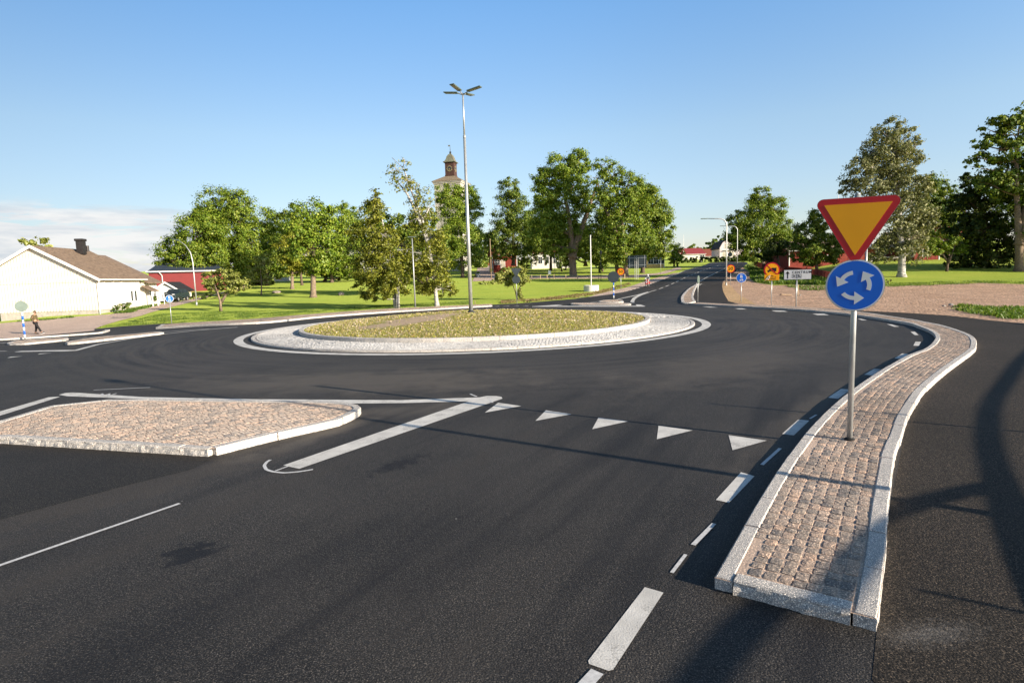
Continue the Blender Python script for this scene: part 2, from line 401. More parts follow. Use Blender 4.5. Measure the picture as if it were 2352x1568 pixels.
class MB:
    def __init__(s): s.v = []; s.f = []

    def add(s, vs, fs):
        o = len(s.v); s.v += [tuple(v) for v in vs]; s.f += [tuple(i + o for i in f) for f in fs]

    def box(s, c, d, rz=0, rx=0, ry=0, bev=0):
        hx, hy, hh = d[0] / 2, d[1] / 2, d[2] / 2
        R = Matrix.Rotation(rz, 3, 'Z') @ Matrix.Rotation(ry, 3, 'Y') @ Matrix.Rotation(rx, 3, 'X')
        if bev <= 0:
            P = [(x, y, z) for z in (-hh, hh) for x, y in ((-hx, -hy), (hx, -hy), (hx, hy), (-hx, hy))]
            fs = [(3, 2, 1, 0), (4, 5, 6, 7), (0, 1, 5, 4), (1, 2, 6, 5), (2, 3, 7, 6), (3, 0, 4, 7)]
        else:
            P = []
            for z, k in ((-hh, bev), (-hh + bev, 0), (hh - bev, 0), (hh, bev)):
                P += [(-hx + k, -hy + k, z), (hx - k, -hy + k, z), (hx - k, hy - k, z), (-hx + k, hy - k, z)]
            fs = [(3, 2, 1, 0), (12, 13, 14, 15)]
            for l in range(3):
                for i in range(4):
                    j = (i + 1) % 4; fs.append((l * 4 + i, l * 4 + j, l * 4 + 4 + j, l * 4 + 4 + i))
        c = Vector(c)
        s.add([R @ Vector(p) + c for p in P], fs)

    def tube(s, pts, rad, n=8, cap=True):
        pts = [Vector(p) for p in pts]
        if isinstance(rad, (int, float)): rad = [rad] * len(pts)
        vs = []; up = Vector((0, 0, 1))
        T = []
        for i in range(len(pts)):
            t = pts[min(i + 1, len(pts) - 1)] - pts[max(i - 1, 0)]
            T.append(t.normalized() if t.length > 1e-9 else Vector((0, 0, 1)))
        a = T[0].orthogonal().normalized()
        for i, p in enumerate(pts):
            a = (a - T[i] * a.dot(T[i]));
            if a.length < 1e-6: a = T[i].orthogonal()
            a.normalize(); b = T[i].cross(a)
            for k in range(n):
                th = 2 * PI * k / n
                vs.append(p + (a * math.cos(th) + b * math.sin(th)) * rad[i])
        fs = []
        for i in range(len(pts) - 1):
            for k in range(n):
                j = (k + 1) % n
                fs.append((i * n + k, i * n + j, (i + 1) * n + j, (i + 1) * n + k))
        if cap:
            fs.append(tuple(range(n - 1, -1, -1))); o = (len(pts) - 1) * n; fs.append(tuple(o + k for k in range(n)))
        s.add(vs, fs)

    def lathe(s, prof, c=(0, 0, 0), n=16, rot=0):
        vs = []; fs = []
        for r, z in prof:
            for k in range(n):
                th = rot + 2 * PI * k / n; vs.append((c[0] + r * math.cos(th), c[1] + r * math.sin(th), c[2] + z))
        for i in range(len(prof) - 1):
            for k in range(n):
                j = (k + 1) % n; fs.append((i * n + k, i * n + j, (i + 1) * n + j, (i + 1) * n + k))
        fs.append(tuple(range(n - 1, -1, -1))); o = (len(prof) - 1) * n; fs.append(tuple(o + k for k in range(n)))
        s.add(vs, fs)

    def plate(s, poly, y0, y1):
        """outline in local xz extruded from y0 (front) to y1"""
        n = len(poly)
        vs = [(x, y0, z) for x, z in poly] + [(x, y1, z) for x, z in poly]
        fs = [tuple(range(n)), tuple(range(2 * n - 1, n - 1, -1))]
        for i in range(n):
            j = (i + 1) % n; fs.append((j, i, n + i, n + j))
        s.add(vs, fs)

    def prism(s, poly, z0, z1):
        n = len(poly)
        vs = [(x, y, z0) for x, y in poly] + [(x, y, z1) for x, y in poly]
        fs = [tuple(range(n - 1, -1, -1)), tuple(range(n, 2 * n))]
        for i in range(n):
            j = (i + 1) % n; fs.append((i, j, n + j, n + i))
        s.add(vs, fs)

    def xform(s, Mx):
        s.v = [tuple(Mx @ Vector(v)) for v in s.v]; return s

    def build(s, name, m, parent=None, smooth=False, off=None):
        me = bpy.data.meshes.new(name)
        v = s.v
        if off is not None: v = [(a - off[0], b - off[1], c - off[2]) for a, b, c in v]
        me.from_pydata(v, [], s.f); me.update()
        me.materials.append(m)
        if smooth:
            me.polygons.foreach_set('use_smooth', [True] * len(me.polygons))
        o = bpy.data.objects.new(name, me); COL.objects.link(o)
        if parent is not None: o.parent = parent
        return o


def tag(o, label=None, cat=None, group=None, kind=None):
    if label: o['label'] = label
    if cat: o['category'] = cat
    if group: o['group'] = group
    if kind: o['kind'] = kind
    return o


def thing(name, label, cat, loc=(0, 0, 0), rz=0, group=None):
    o = bpy.data.objects.new(name, None); COL.objects.link(o)
    o.empty_display_size = .2
    o.location = loc; o.rotation_euler = (0, 0, rz)
    return tag(o, label, cat, group)


def copy_tree(o, parent=None):
    c = o.copy(); COL.objects.link(c)
    if parent is not None: c.parent = parent
    for ch in [q for q in COL.objects if q.parent == o]: copy_tree(ch, c)
    return c


def catmull(P, step=.3):
    P = [Vector(p) for p in P]; out = []
    for i in range(len(P) - 1):
        a = P[max(i - 1, 0)]; b = P[i]; c = P[i + 1]; d = P[min(i + 2, len(P) - 1)]
        n = max(1, int((c - b).length / step))
        for k in range(n):
            t = k / n
            out.append(.5 * ((2 * b) + (c - a) * t + (2 * a - 5 * b + 4 * c - d) * t * t + (3 * b - a - 3 * c + d) * t ** 3))
    out.append(P[-1])
    return out


class Path:
    def __init__(s, P):
        s.P = [Vector((p[0], p[1])) for p in P]; s.S = [0]
        for a, b in zip(s.P, s.P[1:]): s.S.append(s.S[-1] + (b - a).length)
        s.L = s.S[-1]; s.i = 0

    def at(s, d):
        d = min(max(d, 0), s.L - 1e-6)
        i = s.i if s.S[s.i] <= d else 0
        while i < len(s.S) - 2 and s.S[i + 1] < d: i += 1
        s.i = i
        L = max(s.S[i + 1] - s.S[i], 1e-9)
        t = (d - s.S[i]) / L
        p = s.P[i].lerp(s.P[i + 1], t)
        # smoothed tangent
        a = s.P[max(i - 1, 0)]; b = s.P[min(i + 2, len(s.P) - 1)]
        tg = (b - a).normalized()
        return p, tg


def seg_dist(p, P):
    best = 1e9
    for a, b in zip(P, P[1:]):
        ab = b - a; L = ab.length_squared
        t = 0 if L == 0 else max(0, min(1, (p - a).dot(ab) / L))
        best = min(best, (p - a - ab * t).length)
    return best


def in_poly(p, P):
    c = False; j = len(P) - 1
    for i in range(len(P)):
        if (P[i][1] > p[1]) != (P[j][1] > p[1]) and p[0] < (P[j][0] - P[i][0]) * (p[1] - P[i][1]) / (P[j][1] - P[i][1]) + P[i][0]: c = not c
        j = i
    return c


def sheet(name, poly, zoff, m, step=2.5, parent=None, dens_edge=True):
    """draped surface inside a ground outline"""
    P = []
    n = len(poly)
    for i in range(n):
        a = Vector(poly[i]); b = Vector(poly[(i + 1) % n])
        k = max(1, int((b - a).length / step))
        for q in range(k): P.append(a.lerp(b, q / k))
    ne = len(P)
    xs = [p.x for p in P]; ys = [p.y for p in P]
    y = min(ys) + step * .5
    while y < max(ys):
        x = min(xs) + step * .37
        while x < max(xs):
            if in_poly((x, y), P): P.append(Vector((x, y)))
            x += step
        y += step
    r = delaunay_2d_cdt(P, [], [list(range(ne))], 1, 1e-4)
    vs = [(v.x, v.y, hz(v.x, v.y) + zoff) for v in r[0]]
    me = bpy.data.meshes.new(name); me.from_pydata(vs, [], [tuple(f) for f in r[2]]); me.update()
    if me.polygons and me.polygons[0].normal.z < 0: me.flip_normals()
    me.materials.append(m)
    o = bpy.data.objects.new(name, me); COL.objects.link(o)
    if parent is not None: o.parent = parent
    return o


def structure(o): o['kind'] = 'structure'; return o


# ------------------------------------------------------------------ ground, road, paths
def axis(lo, a, b, hi, fine, coarse):
    r = []; x = lo
    while x < a: r.append(x); x += coarse
    x = a
    while x < b: r.append(x); x += fine
    x = b
    while x <= hi: r.append(x); x += coarse
    return r


def build_ground():
    xs = axis(-900, -110, 130, 900, 2.5, 40); ys = axis(-100, -20, 280, 1300, 2.5, 40)
    vs = [(x, y, hz(x, y)) for y in ys for x in xs]; w = len(xs)
    fs = [(j * w + i, j * w + i + 1, (j + 1) * w + i + 1, (j + 1) * w + i) for j in range(len(ys) - 1) for i in range(w - 1)]
    me = bpy.data.meshes.new('ground'); me.from_pydata(vs, [], fs); me.update(); me.materials.append(M['lawn'])
    me.polygons.foreach_set('use_smooth', [True] * len(fs))
    o = bpy.data.objects.new('ground', me); COL.objects.link(o); structure(o)


build_ground()
g = lambda L, dz=RZ: [G2(x, y, dz) for x, y in L]

gravel_edge = [(1673.2, 691.5), (1695.8, 698), (1737.8, 701.2), (1883, 707.7), (1980, 713.5), (2076.8, 718), (2189.9, 725.4), (2270.6, 735), (2352, 743.2)]
path_right = [(1718.7, 604.3), (1703.7, 615.1), (1667.4, 637.5), (1660.7, 645.9), (1658.2, 655.9), (1659.8, 666.7), (1664.8, 676.7)]
road_back = [(217, 755), (275, 749.5), (357, 744), (425, 741), (588, 731.5), (735, 719.5), (868, 710), (1000, 703.5), (1080, 700.2), (1131, 699.3), (1184, 697),
             (1237, 693), (1317, 686.6), (1351.6, 681.4), (1400, 675), (1433, 669.6), (1475, 657.6), (1517, 643), (1567, 624), (1577, 619.4), (1615.7, 609.7), (1630.7, 603.3), (1669, 600.6), (1712, 601.6)]
road_poly = [(-75, -12)] + [(-75, 44.5)] + [G2(-60, 780), G2(0, 779), G2(217, 759)] + g(road_back) + g(path_right) + g(gravel_edge) + [(34, 26.6), (60, 22), (60, -12)]
structure(sheet('road', road_poly, RZ, M['road']))

S_right = [(2013.5, 1417.8), (2016.7, 1413.3), (2033.9, 1268.3), (2041.5, 1158), (2054.2, 1048.3), (2070.4, 999.9), (2086.5, 951.4), (2109, 912.6), (2124, 892), (2146.7, 871.3), (2180, 843.8),
           (2208.6, 823.3), (2231.5, 807.2), (2240.6, 799.2), (2243, 790), (2241.8, 779.7), (2234.9, 771.7), (2220, 764.2), (2197, 756.2), (2162.7, 745.9), (2128.3, 739.2), (2099.7, 733.5),
           (2044.5, 725.4), (1980, 716.3), (1883, 708), (1786, 702.0), (1715, 699.3), (1648.2, 696.7), (1606.5, 694.3)]
S_left = [(1641, 1322.7), (1733, 1163.6), (1783, 1083.8), (1825, 1025.7), (1876.6, 964.3), (1949, 899.8), (2025, 848), (2086.5, 814.2), (2116.9, 804.3 - 1), (2136.4, 791.2), (2146.7, 779.7), (2148.7, 772.8),
          (2144.4, 764.8), (2130.6, 756.2), (2105.4, 747), (2082.5, 740.2), (1980, 724.4), (1915.4, 716.7), (1818.5, 708.9), (1721.6, 703.6), (1650, 700), (1579.8, 696.2)]
TOP = RZ + .12
SR_w = catmull(g(S_right, TOP), .5); SL_w = catmull(g(S_left, TOP), .5)

# the walking and cycling path: browner, rougher asphalt laid over the carriageway's edge
pp = [Vector(p) for p in g([(2017, 1418), (2046, 1158), (2087, 951), (2125, 893), (2240, 801), (2241, 780), (2200, 757), (2045, 727), (1883, 709.5), (1657, 699), (1604, 696), (1599, 690), (1594.5, 680), (1600, 662), (1606, 650.5), (1667, 615), (1690, 606), (1712, 602)])]
path_poly = [tuple(p) for p in pp] + g(path_right[1:]) + g(gravel_edge) + [(33.8, 26.4), (59, 21.8), (59, -11.9), (1.6, -11.9), G2(2003, 1560)]
structure(sheet('road_patch', g([(-60, 1012), (0, 1010), (300, 1034), (470, 1043), (505, 1044), (440, 1078), (300, 1112), (160, 1150), (0, 1193), (-80, 1216)]), RZ + .002, M['old_patch']))
structure(sheet('footpath', path_poly, RZ + .0025, M['path']))

# bare earth and gravel on the building plot to the right
earth_poly = g(gravel_edge[::-1]) + g(path_right[::-1][:-1]) + g([(1706, 613.5), (1721, 625.8), (1722, 638.7), (1734, 648.4), (1777, 654.8), (1830.5, 653.7), (1905.6, 655.9), (2030, 657), (2151, 652.6), (2258, 649), (2352, 652.6)]) + [(75, 62), (75, 24), (34, 27)]
structure(sheet('dirt_field', earth_poly, .022, M['earth']))
sandy = g([(1673, 692), (1664.8, 677.5), (1660.5, 667), (1659, 656), (1663, 647), (1672, 650), (1683, 660), (1697, 676), (1722, 690), (1738, 700)])
structure(sheet('gravel_verge', sandy, .034, M['sandy'], 1.5))
shoulder = g([(1351, 682.4), (1400, 676), (1433, 670.6), (1475, 658.6), (1517, 644), (1560, 627), (1548, 627), (1500, 640), (1470, 650), (1440, 660), (1400, 669), (1370, 676)])
structure(sheet('road_shoulder', shoulder, .045, M['gravel'], 1.5))
# gravel yard and driveway beside the cream house
yard = [(-75, 46.0), G2(-60, 781), G2(0, 779), G2(240, 759.6), G2(217, 755)] + g([(237, 746.8), (275, 735.6), (325, 724.3), (357, 714), (400, 703), (450, 690.6), (480, 681), (520, 672), (515, 669), (470, 681), (422, 690), (375, 697), (337, 704), (290, 716), (255, 721), (225, 723), (10, 741), (-60, 748)]) + [(-75, 58)]
structure(sheet('gravel_yard', yard, .028, M['gravel']))
# crossing park path and side lane
lane = g([(1085, 646), (1118, 645), (1180, 642.5), (1240, 639.5), (1330, 639.8), (1400, 639), (1470, 637), (1530, 628), (1566, 617), (1560, 613), (1510, 627), (1460, 631), (1330, 633), (1240, 633), (1165, 634), (1143, 625), (1131, 612), (1118, 606), (1098, 606), (1096, 620)])
structure(sheet('park_path', lane, .03, M['gravel'], 1.5))
pave_kerb = [(357.5, 751.9), (425, 747.6), (588, 739.6), (735, 726.2), (867.8, 716.4), (1000.6, 708.4), (1130.8, 701)]
pave_back = [(370, 745), (425, 740.6), (588, 731.1), (735, 719), (867.8, 709.5), (1000.6, 703.1), (1080, 699.4), (1130, 697.2)]


# ------------------------------------------------------------------ kerbs and setts
def kerb(mb, path, w, h, seg=1.0, gap=.018, fine=.12, side=1, rough=.008, base=-.1, z0=RZ, bev=.014, seed=1, batter=.0):
    """granite kerb stones along a path; the outer face lies on the path, the stone reaches w to the left (side=1) or right"""
    P = Path(path); rnd = random.Random(seed); d = 0
    while d < P.L - .05:
        L = min(seg * rnd.uniform(.85, 1.15), P.L - d)
        if P.L - d - L < .3: L = P.L - d
        n = max(1, int(L / fine)); jz = rnd.uniform(-.004, .004); jl = rnd.uniform(-.004, .004)
        prof = [(0, base), (0, h * .35), (0, h * .7), (0, h - bev), (bev, h), (w - bev, h), (w, h - bev), (w, base)]
        k = len(prof); vs = []; fs = []
        for i in range(n + 1):
            s = d + gap / 2 + (L - gap) * i / n
            p, t = P.at(s); nrm = Vector((-t.y, t.x)) * side
            for q, (o, z) in enumerate(prof):
                if 1 <= q <= 2: o = o + noise.noise(Vector((p.x * 9, p.y * 9, z * 25 + seed))) * rough * 1.6 - rough * .4 + (.004 if z > .04 else 0)
                elif q == 3: o = o + noise.noise(Vector((p.x * 7, p.y * 7, seed))) * rough * .5
                elif q == 4: z = z + noise.noise(Vector((p.x * 6, p.y * 6, seed + 3))) * rough * .3
                x = p + nrm * (o + jl)
                vs.append((x.x, x.y, hz(x.x, x.y) + z0 + z + (jz if z > 0 else 0)))
        for i in range(n):
            for q in range(k - 1):
                a, b, c, e = i * k + q, i * k + q + 1, (i + 1) * k + q + 1, (i + 1) * k + q
                fs.append((a, b, c, e) if side < 0 else (a, e, c, b))
        fs.append(tuple(range(k))); fs.append(tuple(n * k + q for q in range(k - 1, -1, -1)))
        mb.add(vs, fs); d += L
    return mb


def stone(mb, c, t, l, w, z, n=1, rnd=random):
    """one sett: top face at z, slightly domed and uneven"""
    nx = Vector((-t.y, t.x)); e = rnd.uniform(.004, .008)
    tilt = (rnd.uniform(-.0035, .0035), rnd.uniform(-.0035, .0035)); hh = rnd.uniform(-.003, .003)
    rot = rnd.uniform(-.05, .05); t = Vector((t.x * math.cos(rot) - t.y * math.sin(rot), t.x * math.sin(rot) + t.y * math.cos(rot))); nx = Vector((-t.y, t.x))
    zz = hz(c.x, c.y) + z
    if n <= 1:
        b = .007; lo = [(-l / 2, -w / 2), (l / 2, -w / 2), (l / 2, w / 2), (-l / 2, w / 2)]
        vs = []; tilt = (0, 0); hh *= .5
        for sx, sy in lo: p = c + t * sx + nx * sy; vs.append((p.x, p.y, zz - .022))
        for sx, sy in lo:
            qx = sx * (1 - 2 * b / l) + rnd.uniform(-.003, .003); qy = sy * (1 - 2 * b / w) + rnd.uniform(-.003, .003)
            p = c + t * qx + nx * qy; vs.append((p.x, p.y, zz + hh + tilt[0] * sx * 8 + tilt[1] * sy * 8))
        mb.add(vs, [(4, 5, 6, 7), (0, 1, 5, 4), (1, 2, 6, 5), (2, 3, 7, 6), (3, 0, 4, 7)])
        return
    m = n + 2; vs = []; fs = []; U = [0] + [.06 + .88 * k / (n - 1) for k in range(n)] + [1]
    sd = rnd.uniform(0, 99)
    for i in range(m):
        for j in range(m):
            ui = U[i]; uj = U[j]
            sx = (ui - .5) * l; sy = (uj - .5) * w
            # rounded corners
            cx = abs(ui - .5) * 2; cy = abs(uj - .5) * 2
            sh = 1 - .09 * (cx * cy) ** 3
            edge = max(cx, cy)
            z1 = -.045 if edge > .99 else hh - .004 * (cx ** 8 + cy ** 8) - .001 * edge * edge + tilt[0] * sx * 8 + tilt[1] * sy * 8
            if edge < .99: z1 += noise.noise(Vector((sx * 28 + sd, sy * 28, sd))) * .004
            wob = .006 * noise.noise(Vector((ui * 2.3 + sd, uj * 2.3, sd + 7)))
            p = c + t * (sx * sh + wob) + nx * (sy * sh + wob)
            vs.append((p.x, p.y, zz + z1))
    for i in range(m - 1):
        for j in range(m - 1):
            fs.append((i * m + j, (i + 1) * m + j, (i + 1) * m + j + 1, i * m + j + 1))
    mb.add(vs, fs)


def sett_fill(mb, poly, u, z, rw=.125, inset=0, n_near=4, near=15, seed=3, lmin=.11, lmax=.18):
    """rows of setts along direction u inside an outline"""
    rnd = random.Random(seed); u = Vector(u).normalized(); v = Vector((-u.y, u.x))
    P = [Vector(p) for p in poly]; cl = P + [P[0]]
    ua = [p.dot(u) for p in P]; va = [p.dot(v) for p in P]
    y = min(va) + rw / 2
    while y < max(va):
        x = min(ua) + rnd.uniform(0, .1)
        while x < max(ua):
            l = rnd.uniform(lmin, lmax); c = u * (x + l / 2) + v * y
            if in_poly(c, P) and (inset == 0 or seg_dist(c, cl) > inset):
                d = c.length
                stone(mb, c, u, l - .006, rw - .012, z, n_near if d < near else 1, rnd)
            x += l
        y += rw


# --- the long winding separation strip
strip = thing('traffic_island', 'long winding cobbled traffic island with pale granite kerb under the big give way sign', 'traffic island')
front = [SR_w[0], SL_w[0]]
mb = MB()
kerb(mb, SR_w, .16, .12, .95, side=1, seed=4, fine=.1)
kerb(mb, SL_w[::-1], .15, .12, .95, side=1, seed=5, fine=.1)
fd = (SL_w[0] - SR_w[0]).normalized()
kerb(mb, [SL_w[0] - fd * .155, SR_w[0] + fd * .165], .16, .125, 1.2, side=1, seed=6, fine=.06, rough=.02)
mb.build('kerb', M['granite'], strip)
outl = [tuple(p) for p in SR_w] + [tuple(p) for p in SL_w[::-1]]
structure_bed = sheet('mortar_bed', outl, TOP - .0125, M['mortar'], .5, strip)
mb = MB(); rnd = random.Random(12)
PR = Path(SR_w); SLp = SL_w
for k in range(12):
    off = .16 + .068 + .119 * k
    d = .18
    while d < PR.L - .3:
        l = rnd.uniform(.12, .185)
        p, t = PR.at(d + l / 2); nx = Vector((-t.y, t.x)); c = p + nx * (off + .008 * math.sin(d * 3 + k))
        if in_poly(c, outl) and seg_dist(c, SLp) > .15 + .052:
            sc = 1
            stone(mb, c, t, (l - .004), .112, TOP - .004, 4 if c.y < 17 else (2 if c.y < 24 else 1), rnd)
        d += l
mb.build('paving', M['granite_pink'], strip, smooth=False)

# --- flared end beside the path
fl_left = [(1579, 696.0), (1566.9, 694.2), (1564, 687.5), (1564.8, 680.9), (1569, 674.2), (1577.3, 665.8), (1585.6, 659.6), (1602.3, 650)]
fl_right = [(1602.6, 650.3), (1599, 658.4), (1594.8, 668.4), (1592.3, 678.4), (1594, 685.9), (1597.8, 691.5)]
FL = catmull(g(fl_left, TOP), .6); FR = catmull(g(fl_right, TOP), .6)
flare = thing('traffic_island', 'small pointed cobbled traffic island where the path meets the far road, beside an edge-on sign', 'traffic island')
outl = [tuple(p) for p in FL] + [tuple(p) for p in FR]
mb = MB(); kerb(mb, FL, .26, .12, 1, side=-1, seed=7, fine=.3); kerb(mb, FR, .22, .12, 1, side=-1, seed=8, fine=.3); kerb(mb, [FR[-1], FL[0]], .22, .12, 1, side=-1, seed=9, fine=.3)
mb.build('kerb', M['granite'], flare)
sheet('mortar_bed', outl, TOP - .03, M['mortar'], 1.0, flare)
mb = MB(); sett_fill(mb, outl, FR[-1] - FR[0], TOP - .004, .15, .2, 1, 0, 21, .15, .22); mb.build('paving', M['granite_pink'], flare)

# --- splitter island, front left
ila = [(477.3, 1029.6), (495, 1027.5), (625, 995.6), (777.3, 962.4), (806, 950.5), (822, 942), (829.5, 935.5), (822.3, 929.2), (796.9, 924.1), (722.7, 920.2), (546.9, 918.3), (351.6, 915.6), (250, 916.3), (117, 930.4), (0, 965.5), (-90, 992), (-118, 1001), (-118, 1006), (-90, 1006), (0, 1001.5)]
ilw = [Vector(p) for p in g(ila, TOP + .02)]
left_isl = thing('traffic_island', 'broad cobbled splitter island with rounded nose and rough granite kerb, nearest on the left', 'traffic island')
nose = catmull(ilw[1:12], .35)
rest = ilw[12:17]; frontk = ilw[17:] + [ilw[0]]
mb = MB(); ring = nose + rest
kerb(mb, ring, .16, .14, 1.3, side=1, seed=31, fine=.12)
kerb(mb, frontk, .16, .14, 1.3, side=1, seed=32, fine=.07, rough=.022)
mb.build('kerb', M['granite'], left_isl)
outl = [tuple(p) for p in ring + frontk]
sheet('mortar_bed', outl, TOP + .006, M['mortar'], .7, left_isl)
mb = MB(); sett_fill(mb, outl, ilw[3] - ilw[1], TOP + .013, .115, .2, 1, 0, 33); mb.build('paving', M['sett_light'], left_isl)

# --- small islands west and north
def small_island(label, px, seed, top=.12, u=(1, 0), w=.22):
    P = catmull(g(px, RZ + top) + [G2(*px[0], RZ + top)], .5)
    ar = sum(a.x * b.y - b.x * a.y for a, b in zip(P, P[1:]))
    r = thing('traffic_island', label, 'traffic island')
    m_ = MB(); kerb(m_, P, w, top, 1.0, side=1 if ar > 0 else -1, seed=seed, fine=.25, rough=.015); m_.build('kerb', M['granite'], r)
    sheet('mortar_bed', [tuple(p) for p in P[:-1]], RZ + top - .03, M['mortar'], 1.0, r)
    m_ = MB(); sett_fill(m_, [tuple(p) for p in P[:-1]], u, RZ + top - .004, .15, w * .9, 1, 0, seed + 50, .15, .22); m_.build('paving', M['granite_pink'], r)


cz = lambda L: [(x * .25, 520.6 + y * .25) for x, y in L]
small_island('narrow kerbed island carrying the blue and white banded post on the left', cz([(62, 1066), (150, 1046), (400, 1029), (600, 1017), (628, 1022), (600, 1033), (420, 1050), (240, 1068), (90, 1073)]), 61, u=(.99, .1))
small_island('long slim kerbed island between the left exit lane and the roundabout', cz([(595, 1064), (650, 1047), (900, 1011), (1200, 985), (1450, 963), (1492, 966), (1480, 974), (1200, 1004), (900, 1038), (700, 1060), (620, 1067)]), 62, u=(.99, .1))
e5 = lambda L: [((1800 + x / 2.45) * .6125, (1040 + y / 2.45) * .6125) for x, y in L]
small_island('long low kerbed island across the far exit beyond the flower bed', e5([(832, 240), (870, 233), (1100, 233), (1300, 233), (1388, 237), (1388, 243), (1200, 246), (900, 247), (845, 245)]), 63, .13)
small_island('short rough stone island at the foot of the far banded post', e5([(1088, 219), (1150, 207), (1290, 205), (1314, 214), (1308, 222), (1200, 225), (1100, 225)]), 64, .14)

# --- far pavement with its kerb, and the kerb along the gravel yard
PK = catmull(g(pave_kerb, RZ + .13), 1.0); PB = catmull(g(pave_back, RZ + .13), 1.0)
outl = [tuple(p) for p in PK] + [tuple(p) for p in PB[::-1]]
pv = structure(sheet('pavement', outl, RZ + .1, M['mortar'], 1.5))
mb = MB(); kerb(mb, PK, .3, .13, 1.1, side=1, seed=71, fine=.3, rough=.012); kerb(mb, [PB[0], PK[0]], .3, .13, 1.1, side=1, seed=72, fine=.3)
structure(mb.build('pavement_kerb', M['granite']))
mb = MB(); sett_fill(mb, outl, PK[3] - PK[0], RZ + .127, .17, .25, 1, 0, 73, .18, .26); o = mb.build('pavement_setts', M['granite_pink']); structure(o)
CK = catmull([(-70, G2(-60, 783)[1])] + g(cz([(-200, 1036), (0, 1029), (300, 1012), (600, 991), (940, 966), (985, 955), (1010, 943)]), RZ + .12), .8)
mb = MB(); kerb(mb, CK, .3, .12, 1.1, side=1, seed=75, fine=.3, rough=.012)
structure(mb.build('yard_kerb', M['granite']))

# --- the central island
isl = thing('roundabout_island', 'round central island with pale cobbled apron, kerbs and a mound of yellow sedum', 'roundabout', (CEN.x, CEN.y, 0))
circ = lambda r, n=260, s=1: [(r * math.cos(s * 2 * PI * i / n), r * math.sin(s * 2 * PI * i / n)) for i in range(n + 1)]


def loc_kerb(mb, r, w, h, seed, seg, z0):
    P = [(CEN.x + x, CEN.y + y) for x, y in circ(r)]
    kerb(mb, P, w, h, seg, side=1, seed=seed, fine=.25, z0=z0, rough=.012)
    mb.v = [(x - CEN.x, y - CEN.y, z) for x, y, z in mb.v]


mb = MB(); loc_kerb(mb, 12.38, .2, .09, 81, 1.0, RZ); mb.build('outer_kerb', M['granite'], isl)
mb = MB(); loc_kerb(mb, 10.03, .26, .30, 82, 1.1, RZ); mb.build('inner_kerb', M['granite'], isl)
mb = MB(); rnd = random.Random(83); vs = []; fs = []
for i in range(200):
    th = 2 * PI * i / 200
    for r, z in ((12.25, .09), (9.9, .135)): vs.append((r * math.cos(th), r * math.sin(th), RZ + z - .02))
for i in range(200):
    j = (i + 1) % 200; fs.append((2 * i, 2 * j, 2 * j + 1, 2 * i + 1))
mb.add(vs, fs); mb.build('apron_bed', M['mortar_grey'], isl)
mb = MB(); r = 10.12
while r < 12.13:
    th = rnd.uniform(0, .1); zz = RZ + .135 - (r - 10) / 2.3 * .045
    while th < 2 * PI:
        l = rnd.uniform(.12, .19); tm = th + l / 2 / r; c = Vector((r * math.cos(tm), r * math.sin(tm)))
        b = .014; t = Vector((-math.sin(tm), math.cos(tm))); nx = Vector((math.cos(tm), math.sin(tm))); l2 = l - .012; w2 = .118
        vs = []; hh = rnd.uniform(-.004, .004); a1, a2 = rnd.uniform(-.035, .035), rnd.uniform(-.035, .035)
        for k_, zc in ((0, -.03), (b, 0)):
            for sx, sy in ((-1, -1), (1, -1), (1, 1), (-1, 1)):
                ax = sx * (l2 / 2 - k_); ay = sy * (w2 / 2 - k_); p = c + t * ax - nx * ay
                vs.append((p.x, p.y, zz + zc + (hh + ax * a1 + ay * a2 if zc == 0 else 0)))
        mb.add(vs, [(4, 5, 6, 7), (0, 1, 5, 4), (1, 2, 6, 5), (2, 3, 7, 6), (3, 0, 4, 7)])
        th += l / r
    r += .13
mb.build('apron', M['granite_pale'], isl)


def bed_h(r): return RZ + .27 + .53 * (math.cos(min(1, r / 9.8) * PI / 2)) ** 1.1


mb = MB(); vs = [(0, 0, bed_h(0))]; fs = []; nr, na = 26, 120
for i in range(1, nr + 1):
    r = 9.82 * i / nr
    for k in range(na):
        th = 2 * PI * k / na; vs.append((r * math.cos(th), r * math.sin(th), bed_h(r) + .03 * noise.noise(Vector((r * math.cos(th), r * math.sin(th), 0)))))
for k in range(na): fs.append((0, 1 + k, 1 + (k + 1) % na))
for i in range(nr - 1):
    for k in range(na):
        j = (k + 1) % na; a = 1 + i * na; fs.append((a + k, a + na + k, a + na + j, a + j))
mb.add(vs, fs); mb.build('planting_bed', M['sedum'], isl, True)


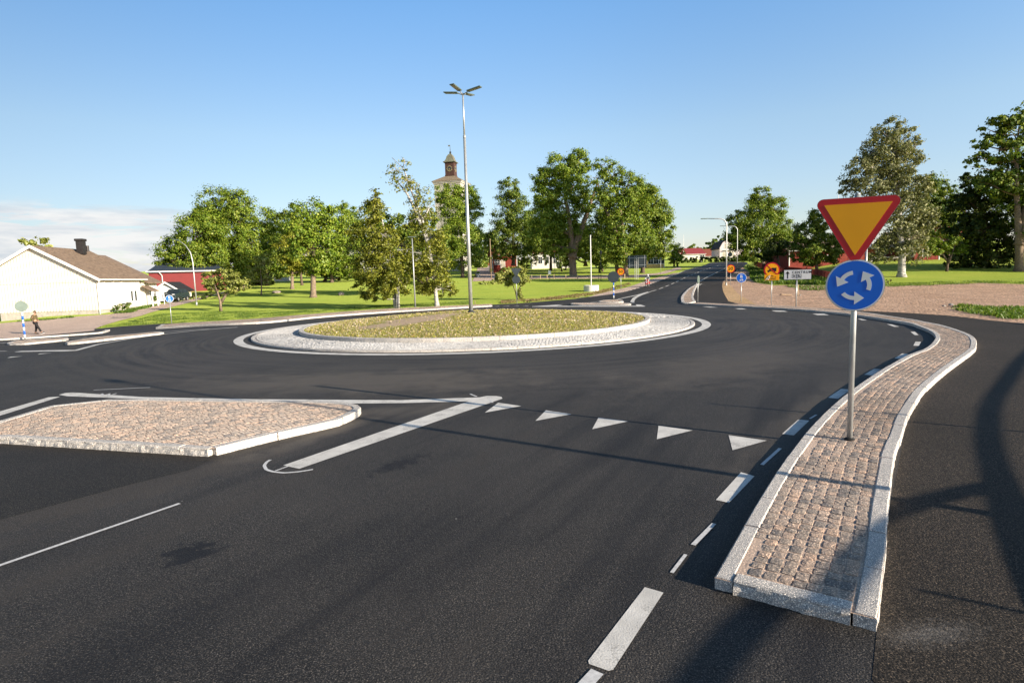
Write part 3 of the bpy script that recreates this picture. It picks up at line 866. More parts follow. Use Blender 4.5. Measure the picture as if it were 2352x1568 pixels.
# leaf/blade card meshes by numpy
def cards(name, C, N, T, S, m, parent=None, asp=.6, bend=.15):
    """irregular leaf faces: centres C, normals N, long direction T (roughly), sizes S"""
    n = len(C)
    N = N / np.maximum(np.linalg.norm(N, axis=1, keepdims=True), 1e-6)
    T = T - N * (T * N).sum(1, keepdims=True); T = T / np.maximum(np.linalg.norm(T, axis=1, keepdims=True), 1e-6)
    B = np.cross(N, T)
    s = S[:, None]
    j = RNG.uniform(.7, 1.3, (n, 4, 1))
    V = np.empty((n, 4, 3))
    V[:, 0] = C - T * s * .5 * j[:, 0]
    V[:, 1] = C + B * s * .5 * asp * j[:, 1] + T * s * RNG.uniform(-.15, .15, (n, 1)) + N * s * bend
    V[:, 2] = C + T * s * .5 * j[:, 2]
    V[:, 3] = C - B * s * .5 * asp * j[:, 3] + T * s * RNG.uniform(-.15, .15, (n, 1)) + N * s * bend
    me = bpy.data.meshes.new(name)
    me.vertices.add(n * 4); me.vertices.foreach_set('co', V.astype(np.float32).ravel())
    me.loops.add(n * 4); me.loops.foreach_set('vertex_index', np.arange(n * 4, dtype=np.int32))
    me.polygons.add(n); me.polygons.foreach_set('loop_start', np.arange(0, n * 4, 4, dtype=np.int32))
    me.update(calc_edges=True); me.validate()
    me.materials.append(m)
    o = bpy.data.objects.new(name, me); COL.objects.link(o)
    if parent is not None: o.parent = parent
    return o


n = 90000
r = 9.72 * np.sqrt(RNG.random(n)); th = RNG.random(n) * 2 * PI
X, Y = r * np.cos(th), r * np.sin(th)
bx_, by_ = X + 3.3, Y + 3.1; bare = ((bx_ * .62 + by_ * .78) / 3.6) ** 2 + ((bx_ * .78 - by_ * .62) / 1.7) ** 2 + RNG.normal(0, .2, n)
keep = (bare > 1) | (RNG.random(n) < .06)
X, Y, r = X[keep], Y[keep], r[keep]; n = len(X)
Zb = np.array([bed_h(a) for a in r])
S = RNG.uniform(.025, .06, n) * (1 + .8 * (RNG.random(n) < .04))
tilt = RNG.normal(0, .6, (n, 3)); T = np.stack([tilt[:, 0] * .6, tilt[:, 1] * .6, np.ones(n)], 1)
Nn = RNG.normal(0, 1, (n, 3)); Nn[:, 2] = np.abs(Nn[:, 2]) * .8 + .2
o = cards('sedum_shoots', np.stack([X, Y, Zb + S * .35], 1), Nn, T, S, M['sedum_leaf'], isl, .8)
o['kind'] = 'stuff'


# ------------------------------------------------------------------ road paint
def poly_mark(L, name='road_marking', dz=RZ + .010, m=None):
    L = g(L); dz -= .005 if L[0][1] < 32 and L[0][0] > -16 else 0
    sheet_ = sheet(name, L, dz, m or M['paint'], 1.2); structure(sheet_); return sheet_


def stroke(pts, w, name='road_marking', dz=RZ + .010, m=None, world=False, wl=None):
    P = [Vector(p) for p in (pts if world else g(pts))]
    dz -= .005 if P[0].y < 32 and P[0].x > -16 else 0
    pa = Path(P); n = max(1, int(pa.L / (.8 if w > .1 else .1))); mb = MB(); vs = []
    for i in range(n + 1):
        p, t = pa.at(pa.L * i / n); nx = Vector((-t.y, t.x))
        ww = w if wl is None else w + (wl - w) * i / n
        for s in (-1, 1):
            q = p + nx * s * ww / 2; vs.append((q.x, q.y, hz(q.x, q.y) + dz))
    mb.add(vs, [(2 * i, 2 * i + 2, 2 * i + 3, 2 * i + 1) for i in range(n)])
    o = mb.build(name, m or M['paint']);
    if o.data.polygons[0].normal.z < 0: o.data.flip_normals()
    structure(o); return o


def dashes(pts, w, ld, gap, start=0, end=None, world=False, dz=RZ + .010):
    P = Path([Vector(p) for p in (pts if world else g(pts))]); d = start
    while d + ld < (end or P.L):
        k = [P.at(d + ld * q / 3)[0] for q in range(4)]
        stroke(k, w, world=True, dz=dz); d += ld + gap


mb = MB(); vs = []; fs = []
for i in range(241):
    th = 2 * PI * i / 240
    for r in (12.74, 13.19): vs.append((CEN.x + r * math.cos(th), CEN.y + r * math.sin(th), RZ + .010))
mb.add(vs, [(2 * i, 2 * i + 1, 2 * i + 3, 2 * i + 2) for i in range(240)]); structure(mb.build('road_marking', M['paint']))

for q in ([(1481, 1348.5), (1524, 1361), (1408.5, 1538), (1398, 1541), (1353, 1525), (1351, 1517.5)],
          [(1702, 1084.4), (1733, 1093.5), (1674.8, 1154.8), (1644, 1148.4)], [(1833, 963.7), (1858.9, 966), (1823.4, 999.9), (1795.9, 996.6)],
          [(1931.5, 893.3), (1955, 894.9), (1925, 916), (1901.8, 913.3)], [(2007.4, 847.1), (2024.5, 848.1), (2004, 862.6), (1984.8, 860.4)],
          [(2072, 812), (2086.5, 813.2), (2072, 824.5), (2054.2, 822.9)], [(2102.6, 784.5), (2115.5, 785.1), (2110.7, 794.2), (2097.8, 793.9)],
          [(2091, 761.9), (2101, 761.6), (2110, 769.6), (2101, 769.6)], [(2036.5, 744.2), (2047.8, 745.0), (2065.5, 750.3), (2054.2, 750.7)]):
    poly_mark(q)
z1 = lambda L: [((2600 + x / 1.897) * .6125, (1100 + y / 1.897) * .6125) for x, y in L]
for q in ([(1168, 180), (1192, 180), (1236, 191), (1200, 192)], [(845, 145), (930, 145), (965, 156), (880, 155)], [(555, 122), (640, 123), (672, 131), (585, 131)], [(295, 107), (350, 107), (382, 114), (325, 114)], [(60, 93), (120, 95), (175, 101), (115, 101)]):
    poly_mark(z1(q))
t8 = lambda L: [((1500 + x / 1.568) * .6125, (1400 + y / 1.568) * .6125) for x, y in L]
for q in ([(578, 172), (712, 192), (498, 231)], [(858, 217), (1009, 240), (796, 279)], [(1167, 260), (1341, 282), (1130, 328)], [(1520, 308), (1721, 335), (1510, 387)], [(1932, 363), (2157, 395), (1955, 452)]):
    poly_mark(t8(q))
poly_mark([(650.4, 1068.7), (687.5, 1076.5), (1154, 915.5), (1152, 911.5), (1140, 909.5), (1118, 909.3), (1104, 912)])
poly_mark([(134.8, 906.5), (150, 902.4), (168, 901.2), (332, 911.7), (585.9, 916.6), (918.8, 918.7), (1106.2, 912.2), (1102.3, 920.8), (918.8, 925.5), (800.8, 926.6), (600, 921), (332, 916.6), (156, 909.7)], dz=RZ + .008)
poly_mark([(-60, 965), (0, 944.9), (111.3, 912.4), (138.7, 910.9), (0, 954.6), (-60, 973.5)])
stroke([(-30, 1310), (0, 1298), (200, 1229), (413, 1156)], .055, m=M['paint_thin'])
stroke([(621, 1056), (611, 1062), (607, 1070), (612, 1079), (630, 1084), (655, 1086), (690, 1083), (719, 1078)], .05, m=M['paint_thin'])
stroke([(632, 1082), (662, 1071)], .035, m=M['paint_thin'], dz=RZ + .013)
for a, b, w in (((1750, 1068), (1792, 1030), .05), ((1592, 1252), (1640, 1203), .05), ((1543, 1316), (1575, 1274), .035), ((1860, 962), (1875, 953), .04), ((1080, 905), (1095, 911), .05), ((1125, 917), (1131, 925), .05), ((1340, 1578), (1372, 1543), .10)):
    stroke([a, b], w, m=M['paint_thin'], dz=RZ + .013)
for k, L in enumerate(([(210, 910), (216, 905), (222, 909)], [(226, 909), (234, 904), (238, 908), (228, 909.5)], [(243, 907), (252, 903.5), (250, 908)], [(258, 906.5), (268, 903.5)], [(215, 896), (345, 890)])):
    stroke(L, .05, m=M['paint_thin'], dz=RZ + .013)
# left arm
poly_mark(cz([(130, 1150), (200, 1142), (690, 1133), (715, 1139), (600, 1146), (150, 1152)]))
stroke(cz([(690, 1139), (900, 1082), (1200, 1030), (1490, 988), (1800, 955), (2180, 924)]), .3, dz=RZ + .012)
stroke(cz([(1502, 968), (1700, 953), (1930, 939)]), .25)
stroke(cz([(632, 1028), (800, 1015)]), .25)
poly_mark(cz([(68, 1207), (95, 1196), (210, 1190)])); poly_mark(cz([(345, 1175), (365, 1166), (478, 1160)]))
stroke(cz([(-60, 1072), (60, 1066)]), .2); stroke(cz([(-60, 1145), (62, 1143)]), .12)
# far (north) arm
poly_mark(e5([(478, 267), (700, 252), (762, 250), (700, 262), (1440, 262), (1430, 249), (1475, 250), (1522, 266), (1500, 269), (480, 270)]))
for q in ([(195, 265), (262, 261), (277, 263)], [(290, 265), (350, 261), (362, 263)], [(382, 265), (440, 261), (452, 263)], [(112, 268), (170, 264), (182, 266)]): poly_mark(e5(q))
z4 = lambda L: [((2340 + x / 8.709) * .6125, (980 + y / 8.709) * .6125) for x, y in L]
poly_mark(z4([(205, 1320), (230, 1265), (290, 1190), (400, 1132), (500, 1090), (862, 988), (868, 1000), (600, 1097), (460, 1162), (372, 1232), (335, 1300), (345, 1352), (250, 1352)]))
poly_mark(z4([(-420, 1290), (0, 1182), (400, 1098), (780, 990), (800, 1000), (430, 1113), (0, 1200), (-400, 1300)]), dz=RZ + .012)
stroke(e5([(1010, 232), (1140, 216)]), .15)
cl = [(x, y) for x, y in z4([(870, 985), (1040, 938), (1280, 852), (1510, 758), (1695, 678), (1875, 598)])] + [((2480 + x / 2.8515) * .6125, (650 + y / 2.8515) * .6125) for x, y in ((250, 1115), (340, 1080), (430, 1042), (560, 1000), (640, 975))]
dashes(cl, .17, 3.0, 2.0)
le = z4([(0, 997), (230, 940), (600, 830), (900, 725), (1190, 620), (1500, 510), (1900, 350)]) + [((2480 + x / 2.8515) * .6125, (650 + y / 2.8515) * .6125) for x, y in ((150, 1078), (270, 1036), (400, 1003))]
dashes([(1330, 683.5), (1380, 677.5)] + le, .18, 1.1, 1.1)
stroke([((2480 + x / 2.8515) * .6125, (650 + y / 2.8515) * .6125) for x, y in ((392, 1163), (470, 1120), (560, 1075), (690, 1012), (760, 975))], .14)
dashes([p for p in [(FL[i] + (FL[min(i + 1, len(FL) - 1)] - FL[max(i - 1, 0)]).orthogonal().normalized() * -.55) for i in range(0, len(FL))]], .28, .8, .8, world=True)

# ------------------------------------------------------------------ signs
def disc(r, n=40, cx=0, cz_=0): return [(cx + r * math.cos(2 * PI * i / n), cz_ + r * math.sin(2 * PI * i / n)) for i in range(n)]


def round_tri(w, rc, cz_=0, n=6):
    """point-down triangle with rounded corners; flat side up at +, centred on its incircle-ish middle"""
    h = w * math.sqrt(3) / 2
    A = [(-w / 2, h / 3), (w / 2, h / 3), (0, -2 * h / 3)]
    out = []
    for i, (x, z) in enumerate(A):
        k = 1 - 2 * rc / math.hypot(x, z) if True else 1
        cx, cz2 = x * k, z * k
        a0 = {0: PI / 2, 1: -PI / 6, 2: -PI + PI / 6}[i]
        for q in range(n + 1):
            a = {0: 210 - 120 * q / n, 1: 90 - 120 * q / n, 2: -30 - 120 * q / n}[i] * PI / 180
            out.append((cx + rc * math.cos(a), cz2 + rc * math.sin(a) + cz_))
    return [(x, z) for x, z in out[::-1]]


def ring_plate(mb, outer, inner, y0, y1):
    n = len(outer)
    vs = [(x, y0, z) for x, z in outer] + [(x, y0, z) for x, z in inner] + [(x, y1, z) for x, z in outer] + [(x, y1, z) for x, z in inner]
    fs = []
    for i in range(n):
        j = (i + 1) % n
        fs += [(i, j, n + j, n + i), (2 * n + j, 2 * n + i, 3 * n + i, 3 * n + j), (j, i, 2 * n + i, 2 * n + j), (n + i, n + j, 3 * n + j, 3 * n + i)]
    mb.add(vs, fs)


def arc_arrow(r, w, a0, a1, head, hw, n=10):
    """curved arrow anticlockwise from a0 to a1 (radians), flat outline"""
    o = [((r + w / 2) * math.cos(a0 + (a1 - a0) * i / n), (r + w / 2) * math.sin(a0 + (a1 - a0) * i / n)) for i in range(n + 1)]
    i_ = [((r - w / 2) * math.cos(a0 + (a1 - a0) * i / n), (r - w / 2) * math.sin(a0 + (a1 - a0) * i / n)) for i in range(n + 1)]
    t = (-math.sin(a1), math.cos(a1)); m_ = (math.cos(a1), math.sin(a1))
    ah = (r * m_[0] + t[0] * head, r * m_[1] + t[1] * head)
    return o + [((r + hw) * m_[0], (r + hw) * m_[1]), ah, ((r - hw) * m_[0], (r - hw) * m_[1])] + i_[::-1]


def lettering(text, size, loc, m, parent, name='lettering', align='CENTER', depth=.002, sx=1.0, space=1.0):
    c = bpy.data.curves.new(name, 'FONT'); c.body = text; c.size = size; c.align_x = align; c.align_y = 'CENTER'; c.extrude = depth; c.offset = size * .022; c.space_character = space
    tmp = bpy.data.objects.new('tmp_text', c); COL.objects.link(tmp)
    dg = bpy.context.evaluated_depsgraph_get(); me = bpy.data.meshes.new_from_object(tmp.evaluated_get(dg))
    bpy.data.objects.remove(tmp); bpy.data.curves.remove(c)
    me.materials.clear(); me.materials.append(m); me.name = name
    o = bpy.data.objects.new(name, me); COL.objects.link(o); o.parent = parent
    o.location = loc; o.rotation_euler = (PI / 2, 0, 0); o.scale = (sx, 1, 1)
    return o


def face_cam(P): return math.atan2(P.x, P.y) * -1


# the big give way + roundabout sign
B = G(1951, 1010, TOP); s = per_px(B)
hD = (1010 - 660) * s * 1.01; rD = 57.5 * s; top = (1010 - 505) * s * 1.005
sg = thing('road_sign', 'give way triangle above a blue roundabout disc with three white arrows, on the strip', 'road sign', B, face_cam(B))
mb = MB(); mb.tube([(0, .05, -.05), (0, .05, top + .3)], .041, 20); mb.lathe([(.042, top + .3), (.03, top + .325)], (0, .05, 0), 20); mb.build('pole', M['steel'], sg, True)
mb = MB(); mb.lathe([(.075, -.01), (.075, .012), (.05, .025), (.043, .03)], (0, .05, 0), 20); mb.build('pole_collar', M['rubber'], sg)
for z in (hD + rD * .55, hD - rD * .55, top + .1, top - .25):
    mb = MB(); mb.box((0, .045, z), (.12, .11, .04), bev=.008); mb.build('clamp', M['steel'], sg)
mb = MB(); mb.plate([(x, z + hD) for x, z in disc(rD, 64)], -.02, -.006); pl = mb.build('round_plate', M['sign_edge'], sg)
mb = MB(); mb.plate([(x, z + hD) for x, z in disc(rD * .985, 64)], -.023, -.0195); mb.build('border', M['white'], pl)
mb = MB(); mb.plate([(x, z + hD) for x, z in disc(rD * .935, 64)], -.026, -.0225); mb.build('blue_field', M['blue'], pl)
ar = MB()
for k in range(3):
    a0 = math.radians(-22 + 120 * k); a1 = a0 + math.radians(52)
    ar.plate([(x, z + hD) for x, z in arc_arrow(rD * .49, rD * .15, a0, a1, rD * .33, rD * .25)][::-1], -.029, -.0255)
ar.build('arrows', M['white'], pl)
wt = 183 / 1.155 * s + .124; ct = (1010 - 467) * s * 1.005 - wt * .866 / 3
Mt = Matrix.Rotation(math.radians(1.0), 4, 'Y')
tz = ct


def tri_mb(w, rc, y0, y1):
    mb = MB(); mb.plate([(x, z) for x, z in round_tri(w, rc)], y0, y1)
    mb.xform(Matrix.Translation((0, 0, tz)) @ Mt); return mb


tp = tri_mb(wt, .085, -.02, -.006).build('triangle_plate', M['sign_edge'], sg)
tri_mb(wt * .99, .083, -.023, -.0195).build('red_border', M['red'], tp)
tri_mb(wt * .735, .004, -.026, -.0225).build('yellow_field', M['yellow'], tp)


# generic roadside signs
def post_sign(label, bpx, parts, yaw=None, pole_r=.032, top_px=None, banded=False, group=None, name='road_sign', pole_mat=None, plinth=False):
    B = G(*bpx); s = per_px(B)
    r = thing(name, label, 'road sign', B, face_cam(B) + (yaw or 0), group)
    H = (bpx[1] - top_px) * s
    mb = MB(); mb.tube([(0, .04, -.1), (0, .04, H)], pole_r, 12); mb.build('pole', pole_mat or M['steel'], r, True)
    if banded:
        for k in range(7):
            z0 = H * .04 + k * H * .094
            mb = MB(); mb.tube([(0, .04, z0), (0, .04, z0 + H * .094)], pole_r + .012, 12); mb.build('band', M['white'] if k % 2 == 0 else M['blue'], r, True)
    for p in parts: p(r, s, bpx[1])
    return r


def disc_part(cy, rpx, back=False, ring='white', field='blue', text=None, sym=None, ringw=.9, mb_=None):
    def f(r, s, by):
        z = (by - cy) * s; R = rpx * s
        mb = MB(); mb.plate([(x, q + z) for x, q in disc(R, 32)], -.02, 0); pl = mb.build('plate', M[mb_ or 'alu'], r)
        if back:
            for q in (.5, -.5): b_ = MB(); b_.box((0, .02, z + R * q), (R * 1.1, .03, .03)); b_.build('bracket', M['steel'], r)
            return
        mb = MB(); mb.plate([(x, q + z) for x, q in disc(R * .99, 32)], -.024, -.019); mb.build('border', M[ring], pl)
        mb = MB(); mb.plate([(x, q + z) for x, q in disc(R * ringw, 32)], -.028, -.0235); mb.build('field', M[field], pl)
        if text: lettering(text, R * 1.15, (0, -.031, z), M['black'], pl, 'numerals')
        if sym: sym(pl, z, R)
    return f


def walk_cycle(pl, z, R):
    mb = MB()
    for dx, k in ((-.1, 1), (.14, .7)):
        mb.plate([(x * k + R * dx, q * k + z + R * .62 - (1 - k) * R * .3) for x, q in disc(R * .09, 10)], -.032, -.0275)
        b = [(-.09, .5), (.09, .5), (.12, .2), (.1, -.02), (-.1, -.02), (-.12, .2)]
        mb.plate([((x * k + dx) * R, (q * k) * R + z + R * .02) for x, q in b], -.032, -.0275)
    for dx in (-.24, .24):
        ring_plate(mb, [(x + dx * R, q + z - R * .48) for x, q in disc(R * .17, 16)], [(x + dx * R, q + z - R * .48) for x, q in disc(R * .12, 16)], -.032, -.0275)
    for a, b in (((-.24, -.48), (-.08, -.25)), ((-.08, -.25), (.16, -.25)), ((.24, -.48), (.14, -.2)), ((-.24, -.48), (.02, -.5)), ((.02, -.5), (.16, -.25))):
        mb.tube([(a[0] * R, -.029, a[1] * R + z), (b[0] * R, -.029, b[1] * R + z)], R * .03, 5)
    mb.build('symbol', M['white'], pl)


def lorry(pl, z, R):
    mb = MB()
    mb.plate([(x * R, q * R + z) for x, q in ((-.05, -.2), (.55, -.2), (.55, .27), (-.05, .27))][::1], -.032, -.0275)
    mb.plate([(x * R, q * R + z) for x, q in ((-.55, -.2), (-.1, -.2), (-.1, .1), (-.3, .12), (-.38, -.03), (-.55, -.06))], -.032, -.0275)
    for x in (-.38, .32): mb.plate([(a + x * R, b + z - .22 * R) for a, b in disc(R * .1, 12)], -.033, -.0275)
    mb.build('lorry', M['black'], pl)
    mb = MB(); mb.box((0, -.034, z), (R * 1.65, .006, R * .14), ry=PI / 4); mb.build('diagonal_bar', M['red'], pl)


def tri_back(cy, wpx):
    def f(r, s, by):
        z = (by - cy) * s; mb = MB(); mb.plate([(x, q + z) for x, q in round_tri(wpx * s, .04)], -.02, 0); mb.build('triangle_plate', M['alu'], r)
    return f


def board_part(cx, cy, wpx, hpx, m='white', frame=None, after=None):
    def f(r, s, by):
        z = (by - cy) * s; w, h = wpx * s, hpx * s
        mb = MB(); mb.box((cx * s, -.012, z), (w, .024, h), bev=.004); pl = mb.build('plate', M[frame or 'alu'], r)
        mb = MB(); mb.box((cx * s, -.027, z), (w * .98, .006, h * .95)); mb.build('field', M[m], pl)
        if after: after(pl, z, w, h, cx * s)
    return f


def centrum(pl, z, w, h, cx):
    lettering('CENTRUM', h * .33, (cx + w * .155, -.032, z + h * .22), M['black'], pl, space=1.25)
    mb = MB(); x = cx - w * .36
    mb.plate([(x - .022 * w, z - h * .38), (x + .022 * w, z - h * .38), (x + .022 * w, z + h * .12), (x - .022 * w, z + h * .12)], -.034, -.029)
    mb.plate([(x - .075 * w, z + h * .1), (x + .075 * w, z + h * .1), (x, z + h * .38)], -.034, -.029)
    mb.build('arrow', M['black'], pl)
    mb = MB(); bw = w * .17; bh = h * .4
    for k in (0, 1):
        x0 = cx - w * .2 + k * bw; z0 = z - h * .36
        ring_plate(mb, [(x0, z0), (x0 + bw, z0), (x0 + bw, z0 + bh), (x0, z0 + bh)], [(x0 + .012 * w, z0 + .012 * w), (x0 + bw - .012 * w, z0 + .012 * w), (x0 + bw - .012 * w, z0 + bh - .012 * w), (x0 + .012 * w, z0 + bh - .012 * w)], -.034, -.029)
        c = (x0 + bw / 2, z0 + bh / 2)
        if k == 0:
            for a in (PI / 4, -PI / 4): mb.box((c[0], -.032, c[1]), (bh * .75, .006, bh * .13), ry=a)
            mb.plate([(c[0] + q[0] - bh * .24, c[1] + q[1] + bh * .24) for q in disc(bh * .1, 10)], -.035, -.029)
        else:
            mb.plate([(c[0] + a * bh, c[1] + b * bh) for a, b in ((-.3, .1), (.05, .08), (.28, -.02), (.38, -.25), (.3, -.32), (.1, -.22), (-.12, -.2), (-.2, -.35), (-.28, -.3), (-.25, -.08))][::-1], -.035, -.029)
            mb.box((c[0] - bh * .22, -.032, c[1] + bh * .17), (bh * .12, .006, bh * .34)); mb.box((c[0] - bh * .02, -.032, c[1] + bh * .27), (bh * .5, .006, bh * .1), ry=.3)
    mb.build('symbols', M['black'], pl)


def detour(pl, z, w, h, cx):
    for k, t in enumerate(('Gäller', 'genomfart till', 'Industrivägen')):
        lettering(t, h * .25, (cx, -.032, z + h * (.29 - .28 * k)), M['black'], pl)
    mb = MB(); mb.tube([(cx - w * .4, -.036, z - h * .38), (cx - w * .36, -.036, z - h * .2), (cx - w * .25, -.036, z - h * .38), (cx - w * .17, -.036, z - h * .05), (cx - w * .12, -.036, z + h * .42), (cx - w * .22, -.036, z + h * .2), (cx - w * .38, -.036, z - h * .3)], h * .055, 6)
    mb.build('tape_smear', M['white'], pl)


post_sign('blue walking and cycling disc on a slim post at the left pavement end', (394.5, 743), [disc_part(686, 8.3, sym=walk_cycle)], top_px=692)
post_sign('grey round sign back on the blue and white banded post by the left islands', (58, 780), [disc_part(703.5, 12, back=True, mb_='alu_pale')], top_px=690, banded=True, pole_r=.05)
post_sign('dark backs of a triangle and a round sign on one post before a bushy tree', (1187.5, 699), [tri_back(624, 24), disc_part(642.5, 9.2, back=True)], top_px=616)
post_sign('round sign back on the blue and white banded post at the far island', (1409.5, 687), [disc_part(636.5, 13, back=True)], top_px=624, banded=True, pole_r=.05)
post_sign('orange 50 speed limit disc on the grass verge left of the far road', (1426.2, 664), [disc_part(624.2, 8.2, ring='red', field='yellow', text='50', ringw=.8)], top_px=630, yaw=-.1)
post_sign('orange 50 speed limit disc right of the far road, next to the tall street lamp', (1677.8, 655), [disc_part(617.3, 9.4, ring='red', field='yellow', text='50', ringw=.8)], top_px=624)
post_sign('blue walking and cycling disc standing in the gravel verge right of the path', (1702.3, 693), [disc_part(638.4, 11.2, sym=walk_cycle)], top_px=644)
post_sign('round orange no lorries sign with an orange text panel beneath it', (1771.5, 701.5), [disc_part(620.3, 17.2, ring='red', field='yellow', sym=lorry, ringw=.82), board_part(0, 637.5, 31, 13.2, 'yellow', 'yellow', detour)], top_px=634)
post_sign('white CENTRUM direction board with an arrow and two symbols', (1828.5, 704), [board_part(1.5, 631, 56.5, 22.5, 'white', 'alu', centrum)], top_px=640, pole_r=.05)
post_sign('edge-on round sign on a post at the tip of the path, beside the pointed island', (1603.8, 695), [disc_part(642.5, 9.5, back=True, mb_='alu_pale')], top_px=633, yaw=1.3)
post_sign('tiny orange work sign far up the road before the red fence', (1728.3, 604), [board_part(0, 585.5, 12, 9, 'orange_paint', 'orange_paint')], top_px=585, pole_mat=M['white'])
post_sign('black and white banded post with a small dark disc at the far bend', (1676.5, 601.5), [disc_part(584.5, 5, back=True)], top_px=570, banded=False)
post_sign('thick grey steel post half hidden behind the big give way sign', (1986, 696), [board_part(-6, 556, 30, 26, 'white', 'alu')], top_px=548, pole_r=.075)
post_sign('slim grey post with a small plate on the verge under the road side trees', (1517.6, 630), [board_part(0, 594, 5, 4, 'alu', 'alu')], top_px=592)

# the big billboard seen from behind
B = G(1463.5, 641); s = per_px(B)
bb = thing('billboard', 'large dark board seen from behind on two lattice legs under the trees', 'billboard', B, face_cam(B))
w, h, z = 42 * s, 27.5 * s, (641 - 601) * s
mb = MB(); mb.box((0, 0, z), (w, .05, h), bev=.01); bp = mb.build('board', M['alu'], bb)
for x in (-.4, .4):
    mb = MB(); mb.box((x * w, -.05, z), (.07, .05, h * 1.02)); mb.build('batten', M['steel'], bp)
mb = MB(); mb.box((0, -.05, z - h * .3), (w, .05, .06)); mb.box((0, -.05, z + h * .3), (w, .05, .06)); mb.build('rail', M['steel'], bp)
for x in (-.09, .02):
    mb = MB(); zt = z + h / 2
    for q in (-.12, .12): mb.tube([(x * w + q, -.11, -.1), (x * w + q, -.11, zt)], .028, 6)
    for k in range(int(zt / .35)): mb.tube([(x * w - .12, -.11, k * .35), (x * w + .12, -.11, k * .35 + .35)], .014, 5)
    mb.build('lattice_leg', M['steel'], bb)

# ------------------------------------------------------------------ lamps and poles
def ground_at(P): return Vector((P.x, P.y, hz(P.x, P.y)))


c = CEN + Vector((-.34, -.18))
Lb = Vector((c.x, c.y, bed_h(.38)))
lm = thing('street_lamp', 'very tall steel lamp with four flat heads in the middle of the roundabout', 'street lamp', Lb)
Hl = (717 - 226) * per_px(Lb) * .985
hs = (717 - 323) * per_px(Lb) * .985
mb = MB(); mb.tube([(0, 0, -.3), (0, 0, hs)], [.118, .075], 16); mb.tube([(0, 0, hs), (0, 0, hs + .12)], [.082, .082], 16); mb.tube([(0, 0, hs + .1), (0, 0, Hl)], [.055, .04], 14); mb.build('pole', M['steel'], lm, True)
mb = MB(); mb.lathe([(.32, -.02), (.32, .04), (.2, .05), (.14, .1), (.125, .12)], n=20); mb.build('base_flange', M['steel_dark'], lm)
for k, (dx, dy) in enumerate(((-.45, -.9), (.9, -.42), (-.93, .37), (.42, .9))):
    d = Vector((dx, dy, 0)).normalized(); a = math.atan2(dy, dx)
    mb = MB(); mb.tube([(0, 0, Hl - .1), tuple(d * .32 + Vector((0, 0, Hl + .04)))], .03, 8); arm = mb.build('arm', M['steel'], lm)
    mb = MB(); mb.box((0, 0, 0), (.88, .30, .07), bev=.025)
    mb.xform(Matrix.Translation(d * .74 + Vector((0, 0, Hl + .12))) @ Matrix.Rotation(a, 4, 'Z') @ Matrix.Rotation(-.14, 4, 'Y')); hd = mb.build('lamp_head', M['alu_pale'], lm)
    mb = MB(); mb.box((.05, 0, -.037), (.66, .22, .01)); mb.xform(Matrix.Translation(d * .74 + Vector((0, 0, Hl + .12))) @ Matrix.Rotation(a, 4, 'Z') @ Matrix.Rotation(-.14, 4, 'Y')); mb.build('lens', M['pane_blind'], hd)


def arm_lamp(label, bpx, toppx, armpx, r=.08, curved=0, headl=.9):
    """column with an arm: toppx = where the column turns, armpx = tip of the head"""
    B = G(*bpx); s = per_px(B)
    L = thing('street_lamp', label, 'street lamp', B)
    T = at(*toppx, B.y) - B; A = at(*armpx, B.y) - B; T.x = T.x * .5
    dirx = (A - T)
    pts = [(0, 0, -.2), (T.x * .5, 0, T.z * .5)]
    if curved:
        pts += [(T.x * .8, 0, T.z * .82), (T.x + dirx.x * .08, 0, T.z), (T.x + dirx.x * .35, 0, T.z + dirx.z * .55), (T.x + dirx.x * .7, 0, T.z + dirx.z * .9)]
        rr = [r, r * .85, r * .7, r * .6, r * .5, r * .45]
    else:
        k = min(.9, abs(dirx.x) * .3); sg_ = 1 if dirx.x > 0 else -1
        pts += [(T.x, 0, T.z - k)] + [(T.x + sg_ * k * (1 - math.cos(q)), 0, T.z - k + k * math.sin(q)) for q in (.4, .8, 1.2, PI / 2)] + [(A.x - sg_ * headl * .8, 0, A.z)]
        rr = [r, r * .85] + [r * .7] * 5 + [r * .45]
    mb = MB(); mb.tube(pts, rr[:len(pts)], 10); mb.build('pole', M['steel'], L, True)
    e = Vector(pts[-1]); u = (Vector((A.x, 0, A.z)) - e).normalized()
    mb = MB(); mb.box((0, 0, 0), (headl, .28, .1), bev=.03); mb.xform(Matrix.Translation(e + u * headl * .5) @ Matrix.Rotation(math.atan2(-u.z, u.x), 4, 'Y')); mb.build('lamp_head', M['alu_pale'], L)
    mb = MB(); mb.tube([(0, 0, -.05), (0, 0, .35)], r + .02, 10); mb.build('pole_sleeve', M['steel'], L)
    return L


arm_lamp('tall bent-arm street lamp at the bend of the footpath, the nearer of two', (1668, 655.5), (1669, 502), (1613, 502.5), .1)
arm_lamp('bent-arm street lamp farther up the footpath, behind the first one', (1693, 624), (1693.5, 519), (1656, 519), .1)
arm_lamp('old swan-neck street lamp on the lawn by the driveway', (452, 700.8), (440, 580), (400, 550), .09, 1, .7)
arm_lamp('tiny distant street lamp showing above the far tree line', (1562, 600), (1562, 566), (1555, 565), .09, 0, .8)
B = G(954, 708); s = per_px(B)
L = thing('street_lamp', 'short straight path lamp with a flat head before the birches', 'street lamp', B)
T = at(946.5, 545, B.y) - B; T.x *= .3
mb = MB(); mb.tube([(0, 0, -.1), T], [.075, .05], 10); mb.build('pole', M['steel'], L, True)
mb = MB(); mb.box((T.x, 0, T.z + .03), (.75, .4, .09), bev=.02); mb.build('lamp_head', M['alu_pale'], L)


